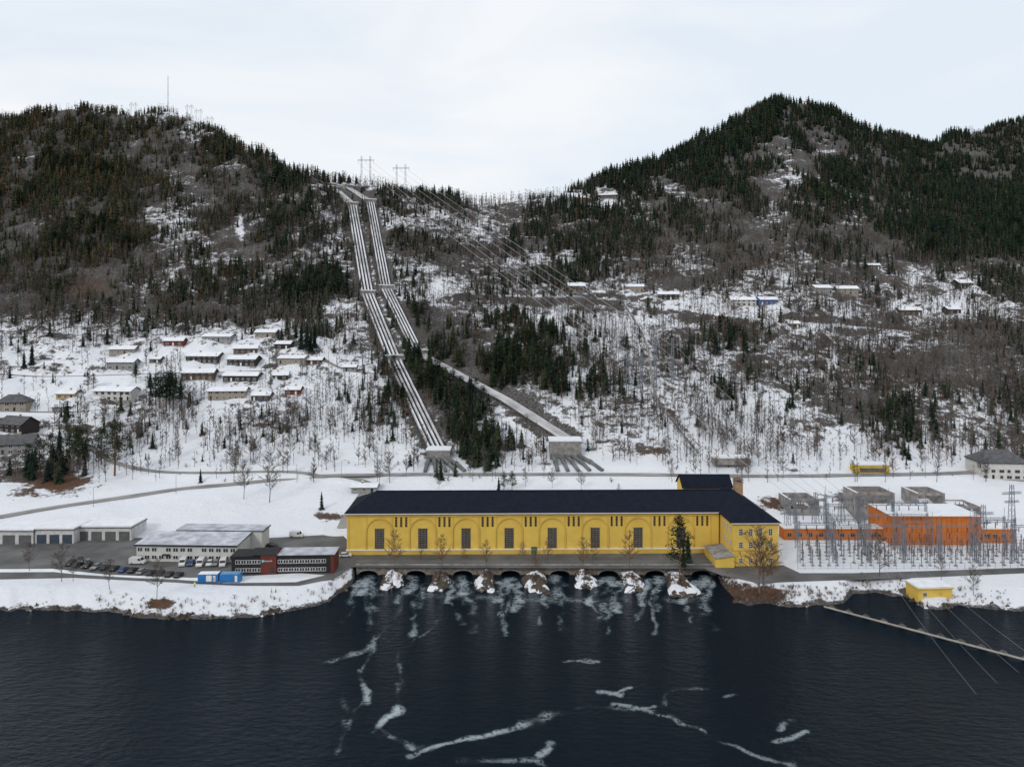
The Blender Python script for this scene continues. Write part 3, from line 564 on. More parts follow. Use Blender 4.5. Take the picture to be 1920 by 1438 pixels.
for a in [(325,649,34,'red',3.4,8,1.8,5),(405,641,56,'grey',3.4,9,1.6,-6),(497,633,38,'beige',3.4,9,1.8,0),(228,665,44,'beige',3.4,9,1.8,8),(378,681,64,'dark',4.4,9,2.0,-8),(460,664,42,'brown',3.6,9,2.0,12),(530,655,28,'dark',3.4,8,1.6,0),(225,693,48,'grey',4.4,9,1.8,4),(452,687,54,'dark',4.4,9,2.0,-5),(545,683,52,'beige',3.6,9,1.6,-10),(370,713,58,'brown',4.4,9,2.0,6),(450,716,66,'dark',3.6,9,1.8,-4),(210,751,74,'white',5.2,9,2.0,-6),(425,750,68,'beige',5.0,9,1.8,6),(548,741,28,'red',3.2,7,1.6,0),(122,749,34,'yellow',3.2,8,1.6,0),(116,771,32,'grey',2.6,6,1.4,18),(488,752,34,'brown',3.2,7,1.6,0),(655,697,24,'grey',2.8,6,1.2,0),(525,713,28,'dark',3,7,1.6,10),(590,684,26,'brown',3,7,1.6,0),(290,681,20,'brown',2.6,6,1.3,0),
 (1090,379,28,'orange',4.6,9,2.2,8),(1138,373,36,'brown',4,9,2,-10),(1082,548,32,'brown',5,9,2.4,10),(1120,556,16,'dark',3,7,1.6,0),(1190,548,34,'beige',4.4,9,2,-5),(1253,563,38,'dark',4.6,9,2,-12),(1395,574,46,'white',4.6,9,2,-2),(1442,572,34,'blue',4.0,9,2,6),(1545,551,34,'grey',4.6,9,2.2,8),(1590,553,38,'beige',4.8,9,2.2,-4),(1708,592,40,'brown',4.2,9,2,-3),(1812,542,30,'dark',5,9,2.6,10),(1790,589,24,'dark',3.6,8,2,0),(1490,615,20,'brown',3,7,1.6,0),(1640,505,22,'brown',3.4,7,1.6,0),(1350,600,18,'red',3,7,1.6,0)]: house(*a)
house(20,772,50,'beige',5.2,10,3.4,12,'tile','large pale villa with grey tiled hipped roof',True)
house(18,812,58,'dark',4.6,10,3.4,-18,'tile','dark timber villa with steep roof among trees'); house(20,852,70,'grey',5,11,3.8,14,'tile','grey villa with steep roof among trees')
house(1885,900,84,'white',8.0,14,4.5,-6,'tile','large white villa with grey hipped roof beside the road',True)
house(682,925,46,'grey',2.6,8,.8,0,'snow','low grey outbuilding with flat snowy roof behind the station')

# ------------------------------------------------------------------ penstocks
def offs(P,off):
    out=[]
    for i,p in enumerate(P):
        d=P[min(i+1,len(P)-1)]-P[max(i-1,0)]; d.z=0; d.normalize(); out.append(p+Vector((d.y,-d.x,0))*off)
    return out
def dens(P,step=7.0):
    out=[P[0]]
    for a,b_ in zip(P[:-1],P[1:]):
        n=max(1,int((b_-a).length/step))
        for i in range(1,n+1): out.append(a+(b_-a)*i/n)
    return out
for bi,P in enumerate((LPW,RPW)):
    SP=2.45 if bi==0 else 2.2; PR=.74 if bi==0 else .62
    for k in range(4):
        off=(k-1.5)*SP; Q=dens([q-Vector((0,0,.1)) for q in offs(P,off)],6.0); mb=MB(); n=12
        for i,q in enumerate(Q):
            d=(Q[min(i+1,len(Q)-1)]-Q[max(i-1,0)]).normalized(); s=Vector((d.y,-d.x,0)).normalized(); u=s.cross(d)
            if u.z<0:u=-u
            for j in range(n): t=2*math.pi*j/n; mb.v.append(tuple(q+s*math.cos(t)*PR+u*math.sin(t)*PR))
            if i:
                for j in range(n):
                    j2=(j+1)%n; mb.f.append(((i-1)*n+j,(i-1)*n+j2,i*n+j2,i*n+j)); mb.m.append(1 if j in(2,3) and math.sin(i*.35+k+bi*2)>-.2 else 0)
        info(mb.obj('penstock_pipe',[PIPE,SNOW],smooth=True),'long pale grey steel penstock pipe running down the slope','pipe','penstock pipes')
    Q=dens(P,24.0)
    for i in range(1,len(Q)-1):
        d=Q[i+1]-Q[i-1]; ang=math.atan2(d.y,d.x)-math.pi/2; mb=MB(); mb.box(-4.7,4.7,-.4,.4,-2.6,-.95)
        for k in range(4): mb.box((k-1.5)*SP-.5,(k-1.5)*SP+.5,-.35,.35,-.95,-.6)
        o=mb.obj('concrete_saddle',CONCD,loc=Q[i],rz=ang); info(o,'concrete saddle carrying the penstock pipes','pipe support','penstock saddles')
    for q in dens(P,5): stamp(q.x,q.y,6.2)
    for i,q in enumerate(P[1:-1]):
        if bi==1 and i==0: continue
        d=P[i+2]-P[i]; ang=math.atan2(d.y,d.x)-math.pi/2; t=thing('anchor_block','concrete penstock anchor block capped with snow','anchor block',q,ang,'penstock anchor blocks')
        mb=MB(); mb.box(-5.6,5.6,-2.4,2.4,-4,1.8); mb.box(-5.9,5.9,-2.7,-2.2,1.2,1.8); mb.obj('block',CONC,t); mb=MB(); mb.box(-5.9,5.9,-2.7,2.7,1.8,2.5); mb.obj('snow_cap',SNOW,t)
for q in dens(RLOW,4):
    for dy in (5,9): stamp(q.x-.3*dy,q.y-dy,3.5)
def block(px0,px1,pyb,hm,ends,lab,dd=9):
    pc=G((px0+px1)/2,pyb); w=(px1-px0)*pc.y/F; t=thing('valve_block',lab,'concrete block',pc)
    mb=MB(); mb.box(-w/2,w/2,0,dd,-3,hm)
    for i in range(5): mb.box(-w/2+w*(i+.5)/5-.25,-w/2+w*(i+.5)/5+.25,-.3,0,-1,hm-.6)
    mb.obj('block',CONC,t); mb=MB(); mb.box(-w/2-.4,w/2+.4,-.5,dd+.4,hm,hm+.7); mb.obj('snow_cap',SNOW,t)
    stamp(pc.x,pc.y+4,w*.7); n=len(ends)
    for i,(ex,ey) in enumerate(ends):
        a=Vector((pc.x-w/2+w*(i+.5)/n,pc.y+.5,pc.z+1.6)); e_=G(ex,ey); e_.z+=.5; mb=MB(); m=a.lerp(e_,.5); m.z+=.6
        mb.tube(a,m,1.0,n=10); mb.tube(m,e_,1.0,.9,n=10); mb.tube(a.lerp(m,.9),m.lerp(e_,.08),1.2,n=10)
        info(mb.obj('outlet_pipe',PIPED),'dark steel pipe fanning out below the concrete block','pipe','pipes fanning out below the blocks')
        for q in (.3,.6,1): r=a.lerp(e_,q); stamp(r.x,r.y,4)
block(800,843,866,5.5,[(797,886),(817,886),(836,886),(853,885),(872,885)],'concrete valve block with snow cap above fanned pipes')
block(1031,1090,860,8.5,[(1046,885),(1065,885),(1085,885),(1106,884),(1130,884)],'large concrete valve block with snow cap and buttresses',11)

# ------------------------------------------------------------------ lattice structures
def lattice(mb,x,y,z0,z1,w0,w1,n,t=.08,mi=0):
    L=lambda k:(w0+(w1-w0)*k/n)/2
    C=lambda k:[(x+sx*L(k),y+sy*L(k),z0+(z1-z0)*k/n) for sx,sy in((-1,-1),(1,-1),(1,1),(-1,1))]
    for k in range(n):
        a,b_=C(k),C(k+1)
        for i in range(4):
            mb.tube(a[i],b_[i],t,n=4,mi=mi,cap=False); j=(i+1)%4; mb.tube(a[i] if k%2 else a[j],b_[j] if k%2 else b_[i],t*.55,n=3,mi=mi,cap=False)
def beamlat(mb,p,q,w,n,t=.06):
    p=Vector(p);q=Vector(q); d=(q-p); s=Vector((-d.y,d.x,0)).normalized()*w/2; u=Vector((0,0,w/2))
    C=lambda k:[p+d*k/n+a+b_ for a,b_ in((-s,-u),(s,-u),(s,u),(-s,u))]
    for k in range(n):
        a,b_=C(k),C(k+1)
        for i in range(4): mb.tube(a[i],b_[i],t,n=4,cap=False); mb.tube(a[i],b_[(i+1)%4],t*.5,n=3,cap=False)
def portal(px,pyb,hpx,wd=9,lab='lattice portal pylon carrying power lines on the ridge',t=.16):
    p=G(px,pyb); h=hpx*p.y/F; o=thing('power_pylon',lab,'pylon',p,0,'power pylons'); stamp(p.x,p.y,8)
    for s in (-1,1): mb=MB(); lattice(mb,s*wd/2,0,-1,h,1.4,1.0,9,t); mb.obj('mast',STEEL,o)
    mb=MB(); beamlat(mb,(-wd*.95,0,h*.86),(wd*.95,0,h*.86),1.0,12,t*.8); mb.obj('crossarm',STEEL,o)
    for x in (-wd*.9,0,wd*.9): mb=MB(); mb.tube((x,0,h*.86-.5),(x,0,h*.86-3),.14,n=5); mb.obj('insulator',CER,o)
    return p,h,wd
PY=[portal(686,347,54,9,t=.09),portal(752,357,52,9,t=.09),portal(1245,722,88,10,'tall lattice pylon standing on the snowy slope',.16),portal(1190,735,72,8,'lattice pylon standing on the snowy slope',.15)]
for a in (250,355,372,393): portal(a,217,26,5,'small lattice pylon on the wooded summit',.045)
p=G(315,209); mb=MB(); lattice(mb,0,0,-2,42,.8,.4,16,.06); 
for s in (10,20,30): mb.box(-.5,.5,-.5,.5,s,s+.2)
info(mb.obj('radio_mast',STEEL,loc=p),'slender lattice radio mast on the wooded summit','mast')
def wire(a,b_,sag=3,r=.04,n=16):
    a=Vector(a);b_=Vector(b_); mb=MB(); pr=None
    for i in range(n+1):
        t=i/n; q=a.lerp(b_,t); q.z-=4*sag*t*(1-t)
        if pr is not None: mb.tube(pr,q,r,n=3,cap=False)
        pr=q
    info(mb.obj('power_line',WIREM),'thin overhead power line cable','power line','overhead power lines')
for pa,pb_ in ((PY[0],PY[3]),(PY[1],PY[2])):
    for s in (-.9,0,.9): wire((pa[0].x+s*pa[2],pa[0].y,pa[0].z+pa[1]*.86-3),(pb_[0].x+s*pb_[2],pb_[0].y,pb_[0].z+pb_[1]*.86-3),2,.12,24)
for pa,xx in ((PY[2],125),(PY[3],112)):
    for s in (-.9,0,.9): wire((pa[0].x+s*pa[2],pa[0].y,pa[0].z+pa[1]*.86-3),(xx+s*5,276,ZF+14),2,.08,20)
# ------------------------------------------------------------------ switchyard
GX=[97,109,121,133,145,157,169]
gb=MB(); lattice(gb,0,0,0,14,.9,.5,9,.068); lattice(gb,12,0,0,14,.9,.5,9,.068); beamlat(gb,(0,0,13),(12,0,13),.7,9,.06)
for x in (0,12): gb.tube((x,0,14),(x,0,17),.06,n=4)
g0=thing('switchyard_gantry','galvanised steel lattice gantry standing in the switchyard snow','gantry',(97,240,ZF),0,'switchyard gantries'); gb.obj('frame',STEEL,g0)
for x in (2.5,6,9.5):
    gi=MB(); gi.tube((x,0,12.6),(x,0,10.8),.12,n=6)
    for k in range(4): gi.tube((x,0,12.2-k*.4),(x,0,12.3-k*.4),.2,n=6)
    gi.obj('insulator',CER,g0)
for yy in (240,247,255,264,273):
    for i,x in enumerate(GX):
        if (x,yy)==(97,240): continue
        if yy==247 and i%2==0: continue
        if yy>=255 and x>134: continue
        clone(g0,(x+(yy-240)*.35,yy,ZF+random.uniform(-.02,.02)),0,random.uniform(.9,1.08))
pi=thing('post_insulator','steel post with ceramic insulator on concrete foot','insulator post',(97,236.5,ZF),0,'insulator posts in the switchyard')
mb=MB(); mb.box(-.4,.4,-.4,.4,-.3,.35,1); mb.tube((0,0,.35),(0,0,3.0),.13,n=6); mb.box(-.5,.5,-.1,.1,3.0,3.15); mb.obj('post',[STEEL,CONC],pi)
mb=MB(); mb.tube((0,0,3.15),(0,0,5.2),.1,n=6)
for k in range(5): mb.tube((0,0,3.4+k*.33),(0,0,3.5+k*.33),.19,n=7)
mb.obj('insulator',CER,pi)
for yy in (236.5,239.5,243,246.5,250,253,258):
    for x in np.arange(97,176,2.8):
        if abs(x-97)<.1 and yy==236.5: continue
        if random.random()<.15: continue
        if yy>254 and x>128: continue
        clone(pi,(x+random.uniform(-.3,.3)+(yy-236)*.35,yy+random.uniform(-.4,.4),ZF),0,random.uniform(.85,1.2))
bw=MB(); bw.tube((0,0,0),(78,0,0),.06,n=4)
b0=bw.obj('busbar',STEEL,loc=(97,239.5,ZF+5.6)); info(b0,'horizontal metal busbar above the insulator posts','busbar','switchyard busbars')
for yy in (243,246.5,250,253): c=b0.copy(); c.location=(97+(yy-236)*.35,yy,ZF+5.6); COL.objects.link(c)
for x,yy,h in ((158,238,20),(176,250,24),(118,276,15),(128,276,15),(104,268,15)):
    o=thing('lattice_tower','tall galvanised lattice tower rising above the switchyard','lattice tower',(x,yy,ZF),.2,'switchyard towers'); mb=MB(); lattice(mb,0,0,0,h,2.2,.8,12,.1); mb.obj('mast',STEEL,o)
    mb=MB(); beamlat(mb,(-4,0,h-3),(4,0,h-3),.6,8,.07); mb.obj('crossarm',STEEL,o); mb=MB(); beamlat(mb,(-3,0,h-6),(3,0,h-6),.5,6,.07); mb.obj('crossarm',STEEL,o)
for k in range(4): wire((118+k*3,240,14),((1830+k*40-960)*120/F,120,CH-(1300-k*20-600)*120/F),2.0,.022,20)
fx=MB()
for k in range(5): fx.tube((k*2.5,0,0),(k*2.5,0,2),.05,n=4)
for z in (.3,1.1,1.95): fx.tube((0,0,z),(10,0,z),.025,n=3)
f0=fx.obj('yard_fence',STEEL,loc=(94,233.6,ZF)); info(f0,'grey steel fence panels along the switchyard','fence','fence around the switchyard')
for i in range(1,9):
    c=f0.copy(); c.location=(94+i*10,233.6,ZF); COL.objects.link(c)
def hall(name,lab,cat,px0,px1,pyb,zt,d,wm_,nwin=0,z=ZF,roof=SNOW,rise=.4,rz=0,trim=WFR):
    p=W(px0,pyb,z); q=W(px1,pyb,z); w=q.x-p.x; t=thing(name,lab,cat,p,rz); hh=zt
    mb=MB(); mb.box(0,w,0,d,-1,hh); mb.obj('wall',wm_,t)
    mb=MB(); mb.box(-.3,w+.3,-.3,d+.3,hh,hh+.35,1); mb.box(-.15,w+.15,-.15,d+.15,hh+.35,hh+.35+rise,0); mb.obj('roof',[roof,trim],t)
    return t,w,p
t,w,p=hall('orange_hall','bright orange clad hall with flat snowy roof beside the switchyard','industrial hall',1672,1840,1022,10.2,17,ORG,trim=ORG,rise=.15)
mb=MB(); mb.box(w*.35,w*.35+3.6,-.08,-.02,0,4); mb.obj('door',mat('orange_dark',(.38,.10,.018)),t)
for i in range(18): mb=MB(); mb.box(w*i/18,w*i/18+.12,-.06,-.003,0,9.8); mb.obj('cladding_rib',MC['orange_dark'],t)
t,w,p=hall('orange_shed','long low orange shed with snowy roof','shed',1470,1668,1012,3.8,5,ORG,trim=ORG)
for i in range(10): window(t,w*(i+.5)/10,0,1.2,2.6,1.6,2,1,CONC)
t,w,p=hall('orange_shed','low orange annex with snowy roof beside the hall','shed',1842,1906,1018,4.8,9,ORG,trim=ORG)
for i in range(4): window(t,w*(i+.5)/4,0,1.8,3.2,1.6,2,1,CONC)
for (a,b_,pyb,hm) in ((1606,1678,972,11),(1719,1772,965,9.5),(1480,1536,968,7.5),(1790,1840,968,4.5)):
    p=W(a,pyb,ZF+.5); q=W(b_,pyb,ZF+.5); w=q.x-p.x; d=12
    t=thing('transformer_bay','open concrete transformer bay with thick side walls','concrete bay',(p.x,p.y,ZF)); stamp(p.x+w/2,p.y+5,12)
    mb=MB(); mb.box(0,.6,0,d,-1,hm); mb.box(w-.6,w,0,d,-1,hm); mb.box(.6,w-.6,d-.6,d,-1,hm+.01); mb.box(.6,w-.6,1,1.5,hm-1.2,hm-.02); mb.box(.6,w-.6,.3,.9,-1,hm*.45); mb.obj('wall',CONC,t)
    mb=MB(); mb.box(-.05,.65,-.05,d,hm+.003,hm+.25); mb.box(w-.65,w+.05,-.05,d,hm+.003,hm+.25); mb.box(.66,w-.66,d-.65,d+.05,hm+.02,hm+.25); mb.obj('snow_cap',SNOW,t)
    mb=MB(); mb.box(w*.25,w*.75,3,8,0,3.5); 
    for k in range(8): mb.box(w*.25+k*w*.06,w*.25+k*w*.06+.15,2.3,3,.4,3.1)
    for k in range(3): mb.tube((w*.33+k*w*.16,5.5,3.5),(w*.33+k*w*.16,5.5,5.2),.2,.1,n=7)
    mb.obj('transformer',CONCD,t)
t,w,p=hall('road_kiosk','small bright yellow building with dark door beside the upper road','kiosk',1605,1668,887,3.6,6,mat('bright_yellow',(0.55,0.38,0.03)),z=13.2)
mb=MB(); mb.box(w*.12,w*.9,-.08,-.01,.4,2.4); mb.obj('door',CONCD,t)
t,w,p=hall('boat_hut','small yellow hut with low snowy roof at the shore','hut',1722,1788,1124,3.0,6,YEL,z=1.2,rz=.06,trim=YEL2)
window(t,2,0,.9,2.1,1.2,2,1); mb=MB(); mb.box(w*.6,w*.6+1.1,-.07,-.01,0,2.1); mb.obj('door',YEL2,t)
t,w,p=hall('concrete_platform','low concrete foundation structure on the snowy slope','foundation',1340,1408,868,2.2,6,CONC,z=17)

# ------------------------------------------------------------------ left yard buildings
GD=mat('blue_grey_door',(0.045,0.06,0.085),.6); GD2=mat('grey_door',(0.10,0.105,0.11),.6)
for (a,b_,pyb,zt,nd) in ((-90,62,1020,4.6,5),(66,138,1019,4.9,3),(142,246,1013,4.6,4)):
    t,w,p=hall('garage_row','long white garage with dark doors and flat snowy roof','garage',a,b_,pyb,zt,11,mat('white_wall',(.50,.50,.49)),rise=.5,trim=CONCD)
    for i in range(nd):
        x0=w*(i+.12)/nd; x1=w*(i+.88)/nd; mb=MB(); mb.box(x0,x1,-.08,-.01,0,3.3)
        for k in range(1,5): mb.box(x0,x1,-.11,-.08,k*.66-.03,k*.66+.03)
        mb.obj('garage_door',GD if a>60 and a<100 else GD2,t)
OW=mat('office_white',(.52,.52,.49),.8,.08)
p=W(256,1052); q=W(446,1052); w=q.x-p.x
t=thing('office_building','two-storey white office with ribbon windows and snowy roof','office building',p,math.radians(-2))
mb=MB(); mb.box(0,w,0,12,-1,5.6); mb.box(8,w+4,12.1,19,-1,6.8); mb.obj('wall',OW,t)
mb=MB(); mb.poly([(-.6,-.6,5.6),(w+.6,-.6,5.6),(w+.6,12,6.6),(-.6,12,6.6)],1); mb.poly([(-.5,-.5,5.85),(w+.5,-.5,5.85),(w+.5,12,6.85),(-.5,12,6.85)],0); mb.box(-.6,w+.6,-.7,-.55,5.35,5.8,1); mb.box(7.5,w+4.5,11.9,19.4,6.8,7.1,1); mb.box(7.6,w+4.4,12.0,19.3,7.1,7.4,0)
mb.poly([(-.6,-.6,5.6),(-.6,12,6.6),(-.6,12,5.6)],1); mb.obj('roof',[mat('thin_grey_snow',(.42,.44,.49),.8,.35,.3),BLK],t)
for i in range(14):
    x=w*(i+.5)/14; window(t,x,0,.9,2.1,1.7,2,1)
    if i not in(3,8): window(t,x,0,3.4,4.7,1.7,2,1)
mb=MB(); mb.box(w*.27,w*.27+2.4,-1.2,0,2.4,2.6); mb.obj('canopy',BLK,t)
p=W(434,1077); q=W(624,1077); w=q.x-p.x
t=thing('office_building','low black timber office with red brick parts and flat snowy roof','office building',p,math.radians(2.5))
mb=MB(); mb.box(0,w,0,7,-1,5.6,0); x0=w*.29; x1=w*.44; mb.box(x0,x1,-.6,6,-1,6.4,1); mb.box(w-1.0,w+.15,-.3,7.2,-1,5.7,1); mb.obj('wall',[BLK,RED],t)
mb=MB(); mb.box(-.4,x0,-.4,7.4,5.6,5.9,1); mb.box(x1,w+.5,-.4,7.4,5.7,6.0,1); mb.box(-.1,x0-.1,-.1,7.2,5.9,5.96,1); mb.box(x1+.1,w+.4,-.3,7.3,6.0,6.2,0)
mb.poly([(x0-3,-1.0,6.4),(x1+.3,-1.0,6.4),(x1+.3,3,7.6),(x0-3,3,7.6)],1); mb.poly([(x0-3,7,6.4),(x0-3,3,7.6),(x1+.3,3,7.6),(x1+.3,7,6.4)],1); mb.poly([(x1,-.6,6.4),(x1,6.6,6.4),(x1,3,7.5)],2); mb.poly([(x0-3,-.9,6.4),(x0-3,3,7.5),(x0-3,6.8,6.4)],1); mb.obj('roof',[MC['thin_grey_snow'],BLK,RED],t)
for z in (.8,3.4):
    for i in range(5): window(t,w*.03+1.1+i*1.75,0,z,z+1.15,1.55,2,1)
    for i in range(9): window(t,x1+1.2+i*1.72,0,z,z+1.15,1.5,2,1)
mb=MB(); mb.box(x1-1.9,x1-.7,-.68,-.62,0,2.3); mb.obj('door',GLASS,t)
sg=MB(); cx,cz=x0+.7,4.4; n=16; sg.poly([(cx+.42*math.cos(2*math.pi*i/n),-.66,cz+.42*math.sin(2*math.pi*i/n)) for i in range(n)]); sg.poly([(cx+.17*math.cos(2*math.pi*i/n),-.69,cz+.1+.17*math.sin(2*math.pi*i/n)) for i in range(n)],1)
sg.obj('sign',[mat('sign_teal',(.08,.45,.55),.5,.05),WFR],t)
cu=bpy.data.curves.new('sign_lettering','FONT'); cu.body='Statkraft'; cu.size=.72; cu.extrude=.03
to=bpy.data.objects.new('tmp_text',cu); COL.objects.link(to); dg=bpy.context.evaluated_depsgraph_get(); dg.update(); tm=bpy.data.meshes.new_from_object(to.evaluated_get(dg)); bpy.data.objects.remove(to)
tm.materials.clear(); tm.materials.append(WFR); to=bpy.data.objects.new('lettering',tm); COL.objects.link(to); to.parent=t; to.location=(x0+1.2,-.66,4.2); to.rotation_euler=(math.pi/2,0,0)
for a,ms in ((371,(BLUE,WFR)),(412,(BLUE,BLUE))):
    p=W(a,1093); t=thing('shipping_container','blue site container with corrugated sides and snowy roof','container',(p.x,p.y,ZF+.05),.05,'site containers')
    mb=MB(); mb.box(0,6.1,0,2.5,.1,2.6,0)
    for i in range(20):
        if ms[1] is WFR and 8<i<14: continue
        mb.box(.1+i*.3,.22+i*.3,-.05,0,.3,2.45,0)
    if ms[1] is WFR: mb.box(2.5,4.2,-.06,-.003,.4,2.3,1)
    for x in (0,5.95): mb.box(x-.03,x+.18,-.07,2.57,.05,2.65,0)
    mb.obj('body',list(ms),t); mb=MB(); mb.box(.05,6.05,.05,2.45,2.6,2.75); mb.obj('snow_cap',SNOW if ms[1] is WFR else mat('blue_roof',(.12,.25,.42)),t)
    q=MB(); q.box(4.6,5.4,-.09,-.05,.3,2.2); q.obj('door',WFR,t)
# ------------------------------------------------------------------ vehicles
def car(colr,van=False):
    cm=mat('car_paint_'+colr,{'black':(.015,.015,.018),'white':(.62,.62,.62),'grey':(.2,.21,.22),'blue':(.03,.07,.2),'red':(.35,.03,.02)}[colr],.25,.03,spec=.6)
    t=thing('parked_van' if van else 'parked_car',f"{colr} {'delivery van' if van else 'hatchback car'} parked on the asphalt yard",'van' if van else 'car',(0,0,0),0,'vehicles parked in the yard')
    mb=MB()
    if van:
        prof=[(-2.5,.35),(-2.55,1.0),(-2.5,2.1),(-2.3,2.25),(.9,2.25),(1.2,2.1),(1.75,1.3),(2.4,1.1),(2.55,.9),(2.55,.35)]; hw=.95
        mb.prism(prof,-hw,hw); mb.obj('body',cm,t); g_=MB(); g_.prism([(.5,1.3),(.5,2.0),(1.12,2.0),(1.62,1.3)],-hw-.01,hw+.01); g_.poly([(1.26,-.8,2.06),(1.26,.8,2.06),(1.80,.85,1.32),(1.80,-.85,1.32)]); g_.obj('window',GLASS,t); xw=1.6
    else:
        prof=[(-2.05,.35),(-2.1,.75),(-2.0,1.0),(-1.2,1.05),(1.0,.98),(1.9,.85),(2.1,.65),(2.1,.35)]; hw=.88
        mb.prism(prof,-hw,hw); mb.prism([(-1.5,1.38),(-1.3,1.46),(.2,1.46),(.35,1.4)],-.68,.68); mb.obj('body',cm,t)
        g_=MB(); lo=[(-1.95,1.02),(1.05,.97)]; hi=[(-1.5,1.39),(.33,1.40)]
        g_.v=[(lo[0][0],-.84,lo[0][1]),(lo[1][0],-.84,lo[1][1]),(lo[1][0],.84,lo[1][1]),(lo[0][0],.84,lo[0][1]),(hi[0][0],-.66,hi[0][1]),(hi[1][0],-.66,hi[1][1]),(hi[1][0],.66,hi[1][1]),(hi[0][0],.66,hi[0][1])]
        g_.f=[(0,1,5,4),(1,2,6,5),(2,3,7,6),(3,0,4,7),(4,5,6,7)]; g_.m=[0]*5; g_.obj('window',GLASS,t); xw=1.3
    for sx in (-xw,xw):
        for sy in (-1,1):
            w_=MB(); w_.tube((sx,sy*(hw-.2),.33),(sx,sy*(hw+.03),.33),.33,n=12); w_.tube((sx,sy*(hw+.03),.33),(sx,sy*(hw+.05),.33),.18,n=8,mi=1); w_.obj('wheel',[RUB,STEEL],t)
    for sy in (-1,1):
        h_=MB(); xx=prof[-2][0]; h_.box(xx-.1,xx+.02,sy*.72-.15,sy*.72+.15,.66,.82); h_.obj('headlight',LGT,t)
    return t
protos={}
def putcar(colr,px,py,deg,van=False,ground=False):
    p=G(px,py) if ground else W(px,py); key=(colr,van); z=p.z+(.2 if ground else .08)
    if key not in protos: t=car(colr,van); protos[key]=t; t.location=(p.x,p.y,z); t.rotation_euler[2]=math.radians(deg)
    else: clone(protos[key],(p.x,p.y,z),math.radians(deg))
cc_=['black','black','grey','black','black','blue','black','grey','black','black','black','black']
for i in range(12): putcar(cc_[i],146+i*17.2,1062+i*1.75+random.uniform(-.5,.5),random.choice([-84,-88,92,88])+random.uniform(-3,3))
for a,b_,c in ((150,1054,'black'),(165,1057,'grey'),(132,1059,'black')): putcar(c,a,b_,random.uniform(-20,20)-80)
for a in ((258,1057,'white',0,True),(343,1059,'white',-75,True),(358,1059,'blue',-80,False),(376,1060,'white',-80,True),(393,1059,'white',-80,False),(404,1059,'grey',-80,False),(418,1060,'white',-75,True),(648,1044,'white',5,False),(472,1026,'white',0,False),(492,1022,'grey',10,False),(556,1007,'white',-5,True),(510,1026,'black',0,False)):
    putcar(a[2],a[0],a[1],a[3],a[4])
putcar('red',677,697,10,False,True); putcar('blue',490,752,0,False,True)
# ------------------------------------------------------------------ people
def person(px,py,rz):
    me=bpy.data.meshes.new('person'); bmv=[(0,0,.95),(0,0,1.2),(0,0,1.42),(0,0,1.53),(0,0,1.68),(.1,0,.9),(.12,.06,.5),(.13,0,.05),(-.1,0,.9),(-.13,-.05,.5),(-.13,-.08,.05),(.2,0,1.4),(.27,.03,1.12),(.28,.12,.88),(-.2,0,1.4),(-.27,.02,1.12),(-.26,.1,.88),(.13,.16,.03),(-.13,.08,.03)]
    ed=[(0,1),(1,2),(2,3),(3,4),(0,5),(5,6),(6,7),(0,8),(8,9),(9,10),(2,11),(11,12),(12,13),(2,14),(14,15),(15,16),(7,17),(10,18)]
    me.from_pydata(bmv,ed,[]); o=bpy.data.objects.new('person_tmp',me); COL.objects.link(o); o.modifiers.new('s','SKIN'); o.modifiers.new('ss','SUBSURF').levels=1
    rad=[.15,.16,.15,.06,.11,.1,.075,.055,.1,.075,.055,.07,.055,.04,.07,.055,.04,.045,.045]
    for i,r in enumerate(rad): me.skin_vertices[0].data[i].radius=(r,r*.85)
    me.skin_vertices[0].data[0].use_root=True
    dg=bpy.context.evaluated_depsgraph_get(); m2=bpy.data.meshes.new_from_object(o.evaluated_get(dg)); bpy.data.objects.remove(o)
    m2.materials.clear()
    for m in (mat('hi_vis_yellow',(.55,.75,.05),.7,.05),mat('dark_trousers',(.03,.03,.05)),mat('skin_tone',(.5,.3,.2))): m2.materials.append(m)
    for f in m2.polygons: f.material_index=2 if f.center.z>1.52 else (0 if f.center.z>.88 else 1)
    p=G(px,py); ob=bpy.data.objects.new('person',m2); ob.location=(p.x,p.y,p.z+.06); ob.rotation_euler[2]=rz; COL.objects.link(ob); info(ob,'person in yellow hi-vis jacket standing on the shore path','person','workers on the shore path')
person(365,1101,.3); person(509,1112,2.5); person(517,1111,-1.0)
# ------------------------------------------------------------------ floating boom
a=W(1545,1137,.3); b_=W(1920,1236,.3); d=(b_-a); c_=a+d*1.35
mb=MB(); mb.tube(a,c_,.28,n=8); info(mb.obj('floating_boom',mat('boom_weathered',(.30,.28,.25))),'pale floating boom stretched across the dark water','boom')
for i in range(14):
    q=a+(c_-a)*(i+.5)/14; mb=MB(); mb.box(-.9,.9,-.5,.5,-.3,.35); mb.box(-.6,.6,-.12,.12,.35,.8); mb.tube((0,0,.35),(0,0,1.3),.06,n=5)
    info(mb.obj('boom_float',CONCD,loc=q+Vector((.3,.75,-.2)),rz=math.atan2(d.y,d.x)),'small dark float beside the boom','float','floats along the boom')
lp=MB(); lp.tube((0,0,-.5),(0,0,8),.1,.07,n=6); lp.tube((0,0,8),(1.5,0,8.4),.06,n=5)
lt=None
for a_ in (175,330,525,640,850,985,1500,1735,1600):
    q=G(a_,{175:950,330:925,525:905,640:897}.get(a_,895)); 
    if lt is None:
        lt=thing('street_lamp','slim grey street lamp beside the snowy road','street lamp',q,0,'street lamps along the road'); lp.obj('post',STEEL,lt); hd=MB(); hd.box(1.3,2.1,-.15,.15,8.3,8.5); hd.box(1.4,2.0,-.1,.1,8.25,8.3,1); hd.obj('lamp_head',[STEEL,LGT],lt)
    else: clone(lt,q)

